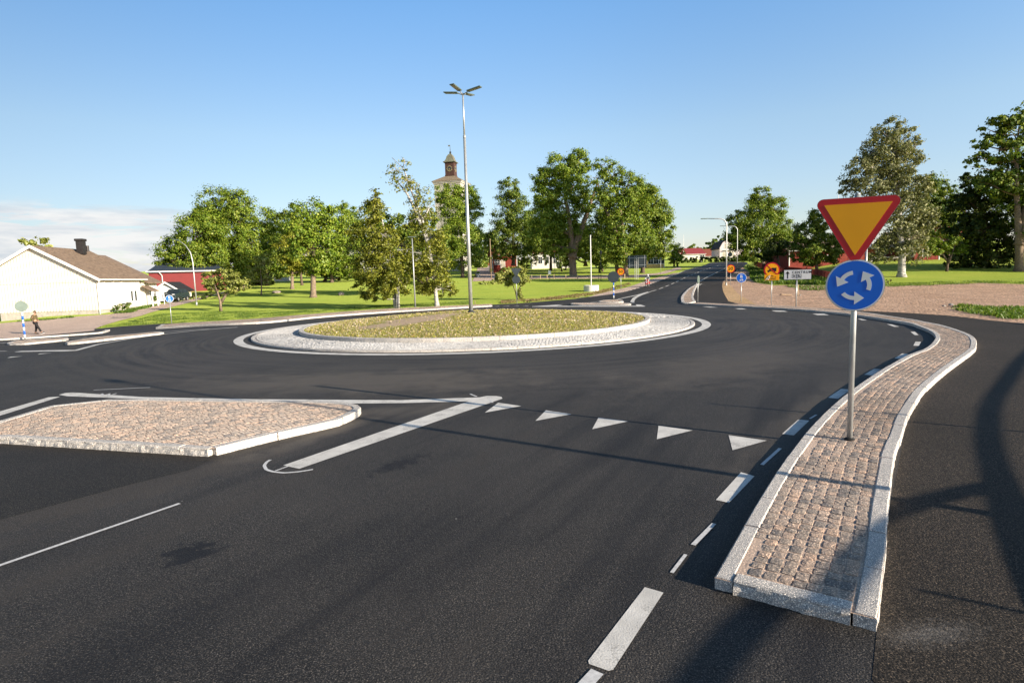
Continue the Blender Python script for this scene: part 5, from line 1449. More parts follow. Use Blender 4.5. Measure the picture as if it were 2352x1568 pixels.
# tufts: weeds on the plot, rough grass along edges
def tufts(name, label, pts_poly, n, h0, h1, m, dens=None, world=False):
    P = [Vector(p) for p in (pts_poly if world else g(pts_poly, 0))]
    xs = [p.x for p in P]; ys = [p.y for p in P]; C = []
    while len(C) < n:
        x, y = RNG.uniform(min(xs), max(xs)), RNG.uniform(min(ys), max(ys))
        if in_poly((x, y), P) and noise.noise(Vector((x * .55, y * .55, 3))) + RNG.uniform(-.45, .35) > 0: C.append((x, y, hz(x, y)))
    C = np.array(C); S = RNG.uniform(h0, h1, n)
    T = np.stack([RNG.normal(-.15, .35, n), RNG.normal(0, .35, n), np.ones(n)], 1); N = np.stack([RNG.normal(0, 1, n), RNG.normal(0, 1, n), RNG.uniform(0, .5, n)], 1)
    C[:, 2] += S * .42
    o = cards(name, C, N, T, S, m, None, .3)
    tag(o, label, 'grass', kind='stuff'); return o


tufts('weeds', 'bright green weeds at the right edge of the dirt field', [(2178, 709), (2205, 702), (2250, 705), (2300, 706), (2400, 708), (2420, 735), (2352, 737), (2290, 732), (2230, 722)], 4200, .07, .26, M['blade'])
tufts('weeds', 'tall green weeds behind the no lorries sign along the picket fence', [(1716, 612), (1740, 618), (1800, 628), (1860, 635), (1905, 645), (1905, 655), (1830, 653), (1777, 654), (1734, 648), (1722, 638), (1722, 626)], 12000, .15, .6, M['blade'])
tufts('weeds', 'scattered weeds on the dirt left of the roundabout disc', [(1800, 655), (1905, 656), (1905, 672), (1860, 668), (1820, 664)], 900, .1, .3, M['blade'])
tufts('grass', 'rough grass fringe along the edge of the right lawn', [(1990, 653), (2030, 651), (2151, 648), (2258, 645), (2420, 648), (2420, 654), (2258, 652), (2151, 656), (2030, 660)], 4200, .05, .2, M['blade'])
tufts('grass', 'dry rough grass on the verge left of the far road', [(1150, 698), (1237, 692), (1317, 685.5), (1355, 679.5), (1400, 670), (1450, 655), (1445, 650), (1390, 665), (1310, 679), (1237, 686), (1150, 692)], 5000, .08, .25, M['dry_blade'])
tufts('grass', 'rough grass strip beside the driveway shrubs', [(262, 720), (300, 712), (340, 703), (365, 697), (365, 701), (330, 711), (290, 722)], 2500, .12, .35, M['blade'])
tufts('grass', 'grass growing along the foot of the cream house', [(40, 738), (100, 734), (170, 728), (170, 730), (100, 736), (40, 740)], 500, .1, .25, M['blade'])
tufts('grass', 'mown grass at the edge of the near left lawn', [(230, 752), (300, 738), (360, 722), (500, 716), (700, 712), (900, 700), (1080, 692), (1080, 698), (868, 709), (588, 730), (357, 744), (275, 749)], 16000, .05, .14, M['blade'])


# ------------------------------------------------------------------ stones
def rock(label, bpx, rpx, seed, m='stone', flat=.7):
    B = G(*bpx, 0.02); s = per_px(B); R = rpx * s
    bm = bmesh.new(); bmesh.ops.create_icosphere(bm, subdivisions=3, radius=R)
    for v in bm.verts:
        k = 1 + .28 * noise.noise(v.co / R * 1.1 + Vector((seed, 0, 0))) + .08 * noise.noise(v.co / R * 3 + Vector((seed, 2, 0)))
        v.co = Vector((v.co.x * k, v.co.y * k, v.co.z * k * flat + R * flat * .6))
    me = bpy.data.meshes.new('boulder'); bm.to_mesh(me); bm.free(); me.materials.append(M[m])
    o = bpy.data.objects.new('boulder', me); COL.objects.link(o); o.location = B; tag(o, label, 'rock')


rock('rounded boulder lying on the shaded lawn left of the birches', (783.5, 678), 7, 1)
rock('low wide stone beside the pale young tree', (635, 673), 9, 4, flat=.4)
rock('pale round stone at the edge of the dirt field, larger of two', (2183.5, 702), 5, 2, 'concrete')
rock('small pale stone lying left of the larger one on the dirt', (2168, 704), 3.5, 3, 'concrete')
rock('small stone behind the foot of the CENTRUM post', (1838, 679), 2.2, 6, 'concrete')
B = G(1805, 679)
o = thing('plank', 'weathered broken plank lying on the dirt between the two road signs', 'plank', B, .1)
mb = MB(); mb.box((0, 0, .09), (1.1, .3, .14), ry=.08, bev=.04); mb.build('board', M['wood'], o)


# ------------------------------------------------------------------ buildings
def house_parts(root, org, u, v, L, W, h0, rise, wall, roof, base_z, over=.45, plinth=None, ridge_along='u', hip=0, gut=True, th=.16, boards=0):
    """gable block: org = front left ground corner, u along the ridge (length L), v across (depth W)"""
    O = Vector(org); u = Vector((*u, 0)) if len(u) == 2 else Vector(u); v = Vector((*v, 0)) if len(v) == 2 else Vector(v)
    P = lambda a, b, z: tuple(O + u * a + v * b + Vector((0, 0, z)))
    mb = MB()
    mb.add([P(0, 0, -.6), P(L, 0, -.6), P(L, W, -.6), P(0, W, -.6), P(0, 0, h0), P(L, 0, h0), P(L, W, h0), P(0, W, h0), P(hip, W / 2, h0 + rise), P(L - hip, W / 2, h0 + rise)],
           [(0, 1, 5, 4), (1, 2, 6, 9, 5), (2, 3, 7, 6), (3, 0, 4, 8, 7), (4, 5, 9, 8), (6, 7, 8, 9)])
    w = mb.build('wall', wall, root, off=root.location)
    if boards:
        b = MB(); k = boards
        while k < L - .05:
            c = O + u * k - v * .012; b.box((c.x, c.y, O.z + h0 / 2 - .05), (.05, .03, h0 - .1), rz=math.atan2(u.y, u.x)); k += boards
        b.build('batten', wall, w, off=root.location)
    mb = MB(); sl = rise / (W / 2); e = over
    zt = h0 + rise + .1; ze = h0 - e * sl + .1
    a0, a1 = -e, L + e
    h_ = hip
    T = [P(a0, -e, ze), P(a1, -e, ze), P(a1 - h_ * 1.1, W / 2, zt), P(a0 + h_ * 1.1, W / 2, zt), P(a1, W + e, ze), P(a0, W + e, ze)]
    Bt = [(x, y, z - th) for x, y, z in T]
    mb.add(T + Bt, [(0, 1, 2, 3), (3, 2, 4, 5), (6, 9, 8, 7), (9, 11, 10, 8), (0, 6, 7, 1), (4, 10, 11, 5), (1, 7, 8, 2), (2, 8, 10, 4), (0, 3, 9, 6), (3, 5, 11, 9)] + ([(1, 2, 4), (0, 5, 3)] if hip else []))
    r = mb.build('roof', roof, root, off=root.location)
    return w, r, P


def window(root, P, a, z, w, h, side='front', m='glass', frame='white_wood', bars=1, W=0, L=0, fw=.1):
    """opening on the front (v=0) or an end wall; frame, glazing bars and pane"""
    def quad(mb, a0, a1, z0, z1, out):
        if side == 'front': c = [P(a0, -out, z0), P(a1, -out, z0), P(a1, -out, z1), P(a0, -out, z1)]; d = [P(a0, .02, z0), P(a1, .02, z0), P(a1, .02, z1), P(a0, .02, z1)]
        elif side == 'left': c = [P(-out, a1, z0), P(-out, a0, z0), P(-out, a0, z1), P(-out, a1, z1)]; d = [P(.02, a1, z0), P(.02, a0, z0), P(.02, a0, z1), P(.02, a1, z1)]
        else: c = [P(L + out, a0, z0), P(L + out, a1, z0), P(L + out, a1, z1), P(L + out, a0, z1)]; d = [P(L - .02, a0, z0), P(L - .02, a1, z0), P(L - .02, a1, z1), P(L - .02, a0, z1)]
        mb.add(c + d, [(0, 1, 2, 3), (0, 4, 5, 1), (1, 5, 6, 2), (2, 6, 7, 3), (3, 7, 4, 0)])
    mb = MB(); quad(mb, a - w / 2, a + w / 2, z - h / 2, z + h / 2, .03); pane = mb.build('window', M[m], root, off=root.location)
    mb = MB()
    for a0, a1, z0, z1 in ((a - w / 2 - fw, a - w / 2, z - h / 2 - fw, z + h / 2 + fw), (a + w / 2, a + w / 2 + fw, z - h / 2 - fw, z + h / 2 + fw), (a - w / 2, a + w / 2, z + h / 2, z + h / 2 + fw), (a - w / 2, a + w / 2, z - h / 2 - fw, z - h / 2)):
        quad(mb, a0, a1, z0, z1, .06)
    for k in range(bars): x = a - w / 2 + w * (k + 1) / (bars + 1); quad(mb, x - .025, x + .025, z - h / 2, z + h / 2, .05)
    if bars: quad(mb, a - w / 2, a + w / 2, z + h * .12 - .02, z + h * .12 + .02, .052)
    mb.build('frame', M[frame], pane, off=root.location)
    return pane


# cream house on the left: gable towards the road
R_ = G(229.5, 720.6, 0); vv = Vector((-.99, -.13, 0)).normalized(); uu = Vector((-.13, .99, 0)).normalized()
ch = thing('house', 'long cream boarded house with a brown tiled roof and a blank gable towards the road', 'house', (R_.x, R_.y, R_.z))
HP = lambda t, s, z: tuple(R_ + vv * t + uu * s + Vector((0, 0, z)))
zE, zA, tA, tL, Lh = 3.95, 7.35, 5.9, 9.9, 9.4
zLft = zA - (zA - zE) / tA * (tL - tA)
zc = .42
mb = MB(); mb.add([HP(0, 0, zc), HP(tL, 0, zc), HP(tL, 0, zLft), HP(tA, 0, zA), HP(0, 0, zE), HP(0, Lh, zc), HP(tL, Lh, zc), HP(tL, Lh, zLft), HP(tA, Lh, zA), HP(0, Lh, zE)],
                  [(0, 4, 3, 2, 1), (5, 6, 7, 8, 9), (0, 5, 9, 4), (1, 2, 7, 6), (4, 9, 8, 3), (3, 8, 7, 2), (0, 1, 6, 5)])
hw = mb.build('wall', M['cream'], ch, off=R_)
mb = MB(); k = .3
while k < tL:                                    # vertical boards: battens over the joints, the gable in two tiers
    zt = zE + (zA - zE) * k / tA if k < tA else zA - (zA - zE) / tA * (k - tA)
    zs = 3.45
    for z0, z1 in ((zc + .02, min(zs - .03, zt)), (zs + .03, zt - .12)):
        if z1 - z0 > .1:
            c = Vector(HP(k, -.02, (z0 + z1) / 2)); mb.box(c, (.06, .07, z1 - z0), rz=math.atan2(vv.y, vv.x))
    k += .3
mb.build('batten', M['cream'], hw, off=R_)
mb = MB(); c = Vector(HP(tL / 2, -.015, 3.45)); mb.box(c, (tL, .05, .05), rz=math.atan2(vv.y, vv.x)); mb.build('belt_board', M['concrete'], hw, off=R_)
mb = MB(); mb.add([HP(.08, .06, -.9), HP(tL - .08, .06, -.9), HP(tL - .08, .06, zc), HP(.08, .06, zc), HP(.08, Lh, -.9), HP(.08, Lh, zc)], [(0, 3, 2, 1), (0, 4, 5, 3)]); mb.build('foundation', M['concrete'], ch, off=R_)
mb = MB(); e = .5; sl = (zA - zE) / tA
def slab(mb, t0, z0, t1, z1, s0, s1, th=.16):
    a = [HP(t0, s0, z0), HP(t0, s1, z0), HP(t1, s1, z1), HP(t1, s0, z1)]; b = [(x, y, z - th) for x, y, z in a]
    mb.add(a + b, [(0, 1, 2, 3), (7, 6, 5, 4), (0, 4, 5, 1), (1, 5, 6, 2), (2, 6, 7, 3), (3, 7, 4, 0)])
slab(mb, -e, zE - e * sl + .14, tA, zA + .14, -.45, Lh + .9); slab(mb, tA, zA + .14, tL + 1.4, zA - sl * (tL + 1.4 - tA) + .14, -.45, Lh + .9)
rf = mb.build('roof', M['roof_brown'], ch, off=R_)
mb = MB()                                        # tile courses
for i in range(1, 22):
    t = -e + (tA + e) * i / 22; z = zA + .14 - sl * (tA - t) + .012
    c = Vector(HP(t, Lh / 2 + .22, z)); mb.box(c, (.05, Lh + 1.3, .03), rz=math.atan2(vv.y, vv.x), ry=0)
mb.build('tile_course', M['roof_brown'], rf, off=R_)
mb = MB()
slab(mb, -e - .02, zE - e * sl + .16, tA, zA + .17, -.52, -.455, .32); slab(mb, tA, zA + .17, tL + 1.4, zA - sl * (tL + 1.4 - tA) + .17, -.52, -.455, .32); mb.build('bargeboard', M['white_wood'], ch, off=R_)
mb = MB(); mb.tube([HP(-e - .06, -.45, zE - e * sl + .02), HP(-e - .06, Lh + .9, zE - e * sl + .02)], .075, 8); mb.tube([HP(-e - .06, -.3, zE - .3), HP(-.1, -.1, zE - .75), HP(-.08, -.08, -.1)], .05, 8); mb.build('gutter', M['white_wood'], ch, off=R_)
mb = MB(); mb.tube([HP(tL + .06, -.1, 3.8), HP(tL + .06, -.1, -.5)], .06, 8); mb.build('downpipe', M['white_wood'], ch, off=R_)
mb = MB(); c = Vector(HP(tA - 1.2, 6.6, zA + .25)); mb.box(c, (.72, .72, 1.6), rz=.13); mb.box(c + Vector((0, 0, .85)), (.9, .9, .28), rz=.13, bev=.04); mb.build('chimney', M['chimney'], rf, off=R_)
mb = MB(); c = Vector(HP(tA - 1.35, 7.6, zA - .2)); mb.tube([c, c + Vector((0, 0, .7))], .16, 10); mb.build('vent_pipe', M['chimney'], rf, off=R_)
side = lambda a, b, z: HP(b, a, z)               # along the side wall
for sft in (1.35, 3.2, 5.0):                     # tall blind niches with little gables
    mb = MB(); vs = [HP(-.05, sft - .33, .9), HP(-.05, sft + .33, .9), HP(-.05, sft + .33, 2.9), HP(-.05, sft - .33, 2.9), HP(.02, sft - .33, .9), HP(.02, sft + .33, .9), HP(.02, sft + .33, 2.9), HP(.02, sft - .33, 2.9)]
    mb.add(vs, [(0, 1, 2, 3), (0, 4, 5, 1), (1, 5, 6, 2), (2, 6, 7, 3), (3, 7, 4, 0)]); nc = mb.build('window_shutter', M['white_wood'], ch, off=R_)
    mb = MB(); vs = [HP(-.1, sft - .45, 2.95), HP(-.1, sft + .45, 2.95), HP(-.1, sft, 3.6), HP(.02, sft - .45, 2.95), HP(.02, sft + .45, 2.95), HP(.02, sft, 3.6)]
    mb.add(vs, [(0, 1, 2), (0, 3, 4, 1), (1, 4, 5, 2), (2, 5, 3, 0)]); mb.build('pediment', M['cream'], nc, off=R_)
    mb = MB(); mb.box(Vector(HP(-.06, sft, .84)), (.14, .8, .08), rz=.13); mb.build('sill', M['white_wood'], nc, off=R_)
for sft in (7.2, 8.1): window(ch, side, sft, 1.75, .5, 1.2, 'front', 'glass', bars=0)
# rear wing and its porch
mb = MB(); mb.add([HP(-.1, Lh + .9, 0), HP(9, Lh + .9, 0), HP(9, Lh + .9, 3.6), HP(-.1, Lh + .9, 3.4), HP(-.1, Lh + 4.3, 0), HP(-.1, Lh + 4.3, 3.4), HP(tA, Lh + .9, 6.65), HP(tA, Lh + 4.3, 6.6)], [(0, 3, 6, 2, 1), (0, 4, 5, 3)]); mb.build('rear_wall', M['cream'], ch, off=R_)
mb = MB(); slab(mb, -.75, 3.35, tA, 7.0, Lh + .6, Lh + 4.6); slab(mb, tA, 7.0, tL, 4.4, Lh + .6, Lh + 4.6); mb.build('rear_roof', M['roof_brown'], ch, off=R_)
for sft in (Lh + 2.5, Lh + 3.5): window(ch, lambda a, b, z: HP(-.1 + b, a, z), sft, 1.8, .7, 1.5, 'front', 'glass', bars=1)
mb = MB(); slab(mb, -1.3, 2.3, -.1, 2.95, Lh + .2, Lh + 2.0, .1); mb.build('porch_roof', M['roof_brown'], ch, off=R_)
for sft in (Lh + .4, Lh + 1.8): mb = MB(); mb.tube([HP(-1.15, sft, 0), HP(-1.15, sft, 2.35)], .07, 8); mb.build('porch_post', M['white_wood'], ch, off=R_)
cb = MB(); pc = thing('patio_canopy', 'white patio canopy on thin posts beside the rear porch', 'canopy', G(346, 697, 0)); pb = pc.location
cb.box((0, 1, 2.3), (2.4, 2.2, .06), rz=.1, ry=.08); cb.build('canopy', M['white_wood'], pc)
for x, y in ((-1.1, 0), (1.1, 0), (1.1, 2)):
    cb = MB(); cb.tube([(x, y, -.2), (x, y, 2.3)], .05, 8); cb.build('post', M['white_wood'], pc)

# garage, barn
Bg = G(412, 690, 0); ga = thing('garage', 'small pale garage with a black gabled roof behind the parked car', 'garage', Bg)
s = per_px(Bg); gw = 50 * s
w_, r_, P = house_parts(ga, Bg, (-.22, .975), (-.975, -.22), 6.0, gw, 28 * s - .2, 17 * s, M['cream'], M['roof_black'], 0, .35)
mb = MB(); a = [P(-.05, gw * .2, .05), P(-.05, gw * .75, .05), P(-.05, gw * .75, 2.1), P(-.05, gw * .2, 2.1)]; b = [P(.1, gw * .2, .05), P(.1, gw * .75, .05), P(.1, gw * .75, 2.1), P(.1, gw * .2, 2.1)]
mb.add(a + b, [(0, 3, 2, 1), (0, 1, 5, 4), (1, 2, 6, 5), (2, 3, 7, 6), (3, 0, 4, 7)]); mb.build('garage_door', M['white_wood'], ga, off=Bg)
mb = MB(); sl_ = 17 * s / (gw / 2)
for sg_ in (0, 1):
    t0 = -.38 if sg_ == 0 else gw + .38
    a = [P(-.4, t0, 28 * s - .2 - .38 * sl_ + .14), P(-.4, gw / 2, 28 * s - .2 + 17 * s + .14)]; a += [(a[1][0], a[1][1], a[1][2] - .25), (a[0][0], a[0][1], a[0][2] - .25)]
    b = [tuple(Vector(q_) - Vector((-.22, .975, 0)) * .05) for q_ in a]
    mb.add(a + b, [(0, 1, 2, 3), (4, 7, 6, 5), (0, 4, 5, 1), (3, 2, 6, 7)])
mb.build('bargeboard', M['white_wood'], ga, off=Bg)
Yb = 104; A1 = at(345, 668, Yb); A2 = at(520, 662, Yb + 6)
bz = hz(A1.x, Yb); brn = thing('barn', 'long red barn with a dark blue metal roof and white gutter behind the garage', 'barn', (A1.x, A1.y, bz))
du = (A2 - A1); Lb_ = Vector((du.x, du.y)).length; uu2 = Vector((du.x, du.y)).normalized(); hB = (668 - 625) * per_px(A1) + A1.z - bz
w_, r_, P = house_parts(brn, (A1.x, A1.y, bz), uu2, Vector((-uu2.y, uu2.x)), Lb_, 14, hB, 2.2, M['redmetal'], M['roof_blue'], 0, .4, hip=2.5)
mb = MB(); mb.tube([P(-.4, -.5, hB + .02), P(Lb_ + .4, -.5, hB + .02)], .11, 8); mb.tube([P(1.6, -.45, hB - .1), P(2.0, -.12, hB - .7), P(2.0, -.12, 0)], .08, 8); mb.build('gutter', M['white_wood'], brn, off=brn.location)

# church
Yc = 172.0; tc = at(1027, 417, Yc); cz0 = hz(tc.x, Yc)
church = thing('church', 'white church with a tall clock tower, green domed lantern and weathervane', 'church', (tc.x, Yc, cz0), math.radians(-13))
sc_ = Yc / F; ez = tc.z - cz0
hwid = 2.85 * Yc / 125
mb = MB(); mb.box((0, hwid, ez / 2 - .5), (hwid * 2, hwid * 2, ez + .2)); mb.build('tower', M['old_plaster'], church)
mb = MB()
for z, e, t in ((ez - .9, .12, .2), (ez - .35, .3, .3), (ez, .5, .25)): mb.box((0, hwid, z), (hwid * 2 + e * 2, hwid * 2 + e * 2, t))
mb.build('cornice', M['old_plaster'], church)
rh = 13 * sc_ + .2; lw = .98 * Yc / 125
mb = MB(); mb.lathe([((hwid + .65) * 1.414, ez + .13), ((hwid + .65) * 1.414, ez + .22), ((lw + .3) * 1.414, ez + rh), (lw * 1.3, ez + rh + .1)], (0, hwid, 0), 4, PI / 4); mb.build('tower_roof', M['shingle'], church)
lz0 = ez + rh - .1; lz1 = ez + 46 * sc_
mb = MB(); mb.box((0, hwid, (lz0 + lz1) / 2), (lw * 2, lw * 2, lz1 - lz0)); mb.box((0, hwid, lz0 + .35), (lw * 2 + .22, lw * 2 + .22, .3)); mb.box((0, hwid, lz1 - .2), (lw * 2 + .2, lw * 2 + .2, .15)); lan = mb.build('lantern', M['brown_boards'], church)
mb = MB(); mb.lathe([(lw * 1.9, lz1), (lw * 1.9, lz1 + .14), (lw * 1.5, lz1 + .4), (lw * 1.15, lz1 + 1.0), (lw * .95, lz1 + 1.75), (lw * .55, lz1 + 2.35), (lw * .2, lz1 + 2.6), (.2, lz1 + 2.75)], (0, hwid, 0), 4, PI / 4); mb.build('dome', M['copper'], church)
zf = lz1 + 2.05 * 1.3
mb = MB(); mb.lathe([(.2, zf), (.32, zf + .1), (.2, zf + .25), (.36, zf + .4), (.1, zf + .55), (.06, zf + 1.5), (.03, zf + 2.2)], (0, hwid, 0), 10); fin = mb.build('finial', M['steel_dark'], church)
mb = MB(); mb.plate([(.02, zf + 2.0), (-.7, zf + 2.05), (-.5, zf + 2.2), (-.7, zf + 2.4), (.02, zf + 2.4)], hwid - .02, hwid + .02); mb.build('weathervane', M['copper'], church)
cr = .66 * Yc / 125; cz_c = (lz0 + lz1) / 2 + .22
for nm, rot in (('clock', 0), ('clock', PI / 2)):
    mb = MB(); ry = -lw - .03 if True else 0
    mb.plate([(x, z) for x, z in disc(cr, 32)], -.04, .02); Mx = Matrix.Translation((0, hwid, cz_c)) @ Matrix.Rotation(rot, 4, 'Z') @ Matrix.Translation((0, -lw - .02, 0))
    mb.xform(Mx); clk = mb.build('clock', M['steel_dark'], church)
    mb = MB()
    for k in range(12):
        a = PI * k / 6; mb.box((math.sin(a) * cr * .8, -.06, math.cos(a) * cr * .8), (.13, .03, .27), ry=a)
    mb.xform(Mx); mb.build('numerals', M['gold'], clk)
    mb = MB()
    for a, l in ((math.radians(168), .68), (math.radians(225), .48)): mb.box((math.sin(a) * l * cr * .5, -.09, math.cos(a) * l * cr * .5), (.07, .03, l * cr * 1.1), ry=a)
    mb.xform(Mx); mb.build('hands', M['gold'], clk)
for z in (ez - 4.5,):
    mb = MB(); mb.box((0, -.02, z), (1.0, .12, 2.2)); lv = mb.build('belfry_shutter', M['brown_boards'], church)
nl_ = at(655, 600, Yc).x - tc.x
mb = MB(); w0 = abs(nl_)
mb.add([(-hwid, 1.2, -2), (-w0, 1.2, -2), (-w0, 1.2, 7.5), (-hwid, 1.2, 7.5), (-hwid, 10, -2), (-w0, 10, -2), (-w0, 10, 7.5), (-hwid, 10, 7.5), (-hwid, 5.6, 11), (-w0, 5.6, 11)], [(0, 3, 2, 1), (1, 2, 9, 6, 5), (5, 6, 7, 4), (2, 3, 8, 9), (7, 6, 9, 8)]); mb.build('nave', M['white_wall'], church)
mb = MB(); mb.add([(-hwid, .7, 7.4), (-w0 - .4, .7, 7.4), (-w0 - .4, 5.6, 11.3), (-hwid, 5.6, 11.3), (-w0 - .4, 10.5, 7.4), (-hwid, 10.5, 7.4)], [(0, 3, 2, 1), (3, 5, 4, 2)]); mb.build('nave_roof', M['roof_black'], church)
for k in range(5):
    mb = MB(); x = -hwid - 4 - k * (w0 - 8) / 5; mb.plate([(x - .7, 2.2), (x + .7, 2.2), (x + .7, 5), (x + .45, 5.7), (x, 6), (x - .45, 5.7), (x - .7, 5)], 1.12, 1.3); mb.build('window', M['glass'], church)
cw = G(648, 646, 0)
cwl = thing('churchyard_wall', 'low white churchyard wall in the shade of the left clump', 'wall', cw)
mb = MB(); s = per_px(cw); mb.box((0, 0, .5), (36 * s, .4, 1.2)); mb.build('masonry', M['white_wall'], cwl)
mb = MB(); mb.box((0, 0, 1.14), (36 * s + .2, .55, .1)); mb.build('coping', M['roof_black'], cwl)


def simple_house(name, label, x0, x1, by, Y, ey, ry, wall, roof, W=8, yaw=0, wins=(), chimney=None, over=.4, hip=0, cat='house', boards=0, end=None):
    """block whose front runs between two survey columns at depth Y"""
    A = at(x0, by, Y); B = at(x1, by, Y); sc = per_px((A + B) / 2)
    gz = hz((A.x + B.x) / 2, Y) - .1
    L = (B.x - A.x) / math.cos(yaw); u = Vector((math.cos(yaw), math.sin(yaw))); v = Vector((-u.y, u.x))
    r = thing(name, label, cat, (A.x, A.y, gz))
    ht = at((x0 + x1) / 2, ey, Y).z - gz; rise = at((x0 + x1) / 2, ry, Y + W / 2).z - gz - ht
    w_, r_, P = house_parts(r, (A.x, A.y, gz), u, v, L, W, ht, max(.6, rise), wall, roof, 0, over, hip=hip, boards=boards)
    for (fx, fz, w, h, *m) in wins: window(r, P, fx * L, fz * ht, w, h, 'front', m[0] if m else 'glass', bars=1, L=L)
    if end:
        for (fx, fz, w, h, sd) in end: window(r, P, fx * W, fz * ht, w, h, sd, 'glass', bars=1, L=L)
    mb = MB(); mb.tube([P(-over, -over - .05, ht - over * rise / (W / 2)), P(L + over, -over - .05, ht - over * rise / (W / 2))], .07, 6); mb.build('gutter', M['white_wood'], r, off=r.location)
    mb = MB()
    for a in (.06, L - .06): mb.box(P(a, -.02, ht / 2), (.16, .08, ht), rz=yaw)
    mb.build('corner_board', M['white_wood'], r, off=r.location)
    if chimney:
        mb = MB(); mb.box(P(chimney * L, W / 2, ht + rise + .5), (.8, .6, 1.5)); mb.build('chimney', M['roof_red'], r_, off=r.location)
    return r, P, L, ht


simple_house('house', 'red wooden house with tiled roof and open porch at the side lane end', 1131, 1188, 607, 150, 585, 571, M['redwood'], M['roof_red'], 9, .12, [(.2, .6, 1.2, 1.1), (.42, .5, 1.0, 1.9, 'pane_blind')], boards=1.2, end=[(.5, 1.05, 1.2, 1.2, 'left')])
simple_house('house', 'long white house with a red tiled roof behind the park trees', 1222, 1318, 609, 170, 580, 557, M['white_wall'], M['roof_red'], 11, 0, [(.2, .55, 1.1, 1.9), (.36, .55, 1.1, 1.9), (.56, .55, 1.1, 1.9), (.76, .55, 1.1, 1.9)])
simple_house('house', 'yellow rendered house glimpsed through the leaves at the right end of the park', 1478, 1526, 606, 150, 566, 548, M['yellow_wall'], M['roof_red'], 10, 0, [(.35, .35, 1.3, 1.5), (.6, .35, 1.3, 1.5), (.85, .35, 1.3, 1.5), (.35, .75, 1.3, 1.4), (.6, .75, 1.3, 1.4), (.85, .75, 1.3, 1.4)])
simple_house('low_building', 'low cream building with a bright red roof beyond the hedge', 1562, 1619, 594, 215, 583, 570.5, M['cream'], M['roof_bright'], 12, 0, [(.9, .5, 1.8, 1.2)], cat='building')
simple_house('low_building', 'low building with brown tiled roof between the bright red roof and the pink house', 1612, 1652, 594, 240, 588, 572, M['white_wall'], M['roof_red'], 14, 0, [(.9, .3, 1, 1)], cat='building')
# pink house: gable front plus wing
A = at(1653, 594, 220); gz = hz(A.x, 220) - .2; sc = per_px(A)
pk = thing('house', 'pale pink two-storey house with a black mansard roof at the bend of the road', 'house', (A.x, A.y, gz))
Bx = at(1692, 594, 220).x; Wd = Bx - A.x; h1 = at(1670, 567, 220).z - gz; h2 = at(1670, 551, 220).z - gz
mb = MB(); mb.add([(0, 0, -1), (Wd, 0, -1), (Wd, 0, h1), (Wd * .82, 0, h2 - .8), (Wd / 2, 0, h2), (Wd * .18, 0, h2 - .8), (0, 0, h1), (0, 9, -1), (Wd, 9, -1), (Wd, 9, h1), (0, 9, h1)], [(0, 1, 2, 3, 4, 5, 6), (1, 8, 9, 2), (0, 6, 10, 7)]); mb.build('wall', M['pink_wall'], pk)
mb = MB()
for p, q in (((-.5, h1 - .6), (Wd * .16, h2 - .6)), ((Wd * .16, h2 - .6), (Wd / 2, h2 + .25)), ((Wd / 2, h2 + .25), (Wd * .84, h2 - .6)), ((Wd * .84, h2 - .6), (Wd + .5, h1 - .6))):
    mb.add([(p[0], -.5, p[1]), (q[0], -.5, q[1]), (q[0], 9, q[1]), (p[0], 9, p[1]), (p[0], -.5, p[1] - .2), (q[0], -.5, q[1] - .2), (q[0], 9, q[1] - .2), (p[0], 9, p[1] - .2)], [(0, 1, 2, 3), (4, 7, 6, 5), (0, 4, 5, 1), (2, 6, 7, 3)])
mb.build('roof', M['roof_black'], pk)
PP = lambda a, b, z: (pk.location.x + a, pk.location.y + b, pk.location.z + z)
for x, z, w, h in ((Wd * .3, h1 * .35, 1.7, 1.8), (Wd * .72, h1 * .38, 1.6, 2.0), (Wd * .38, h1 * 1.05, 1.2, 1.9), (Wd * .62, h1 * 1.05, 1.2, 1.9)): window(pk, PP, x, z, w, h, 'front', 'pane_blind')
mb = MB(); mb.box((Wd * .5, -.5, h1 * .72), (Wd * .5, 1.0, .12)); mb.box((Wd * .5, -.95, h1 * .72 + .5), (Wd * .5, .06, .08)); mb.build('balcony', M['white_wood'], pk)
ww = at(1718, 594, 220).x - Bx
mb = MB(); mb.box((Wd + ww / 2, 5, h1 * .4 - .5), (ww, 8, h1 * .8 + 1)); mb.build('side_wing', M['pink_wall'], pk)
mb = MB(); mb.add([(Wd - .2, .6, h1 * .8), (Wd + ww + .4, .6, h1 * .8), (Wd + ww + .4, 5, h1 * 1.15), (Wd - .2, 5, h1 * 1.15), (Wd + ww + .4, 9.4, h1 * .8), (Wd - .2, 9.4, h1 * .8)], [(0, 1, 2, 3), (3, 2, 4, 5)]); mb.build('wing_roof', M['roof_black'], pk)
simple_house('barn', 'long low red barn with a brown roof in the shade behind the picket fence', 1812, 2012, 604, 112, 572, 553, M['redwood'], M['roof_brown'], 10, 0, [(.42, .45, 1.0, .9), (.95, .3, .9, .9)], boards=1.6, cat='barn')
simple_house('house', 'red cottage with white-framed windows behind the crooked apple tree', 2062, 2152, 600, 112, 553, 533, M['redwood'], M['roof_brown'], 8, -.08, [(.72, .78, 1.2, .85), (.66, .38, 1.0, 1.25), (.3, .38, 1.0, 1.25)], boards=.75)
simple_house('house', 'dark red two-storey house with a grey roof and brick chimney deep in the trees', 2140, 2262, 602, 124, 513, 482, M['redwood'], M['roof_blue'], 10, .1, [(.42, .18, 1.5, 1.3), (.75, .2, 1.2, 2.2), (.45, .62, 1.2, 1.3), (.7, .62, 1.2, 1.3)], .4, boards=.9)

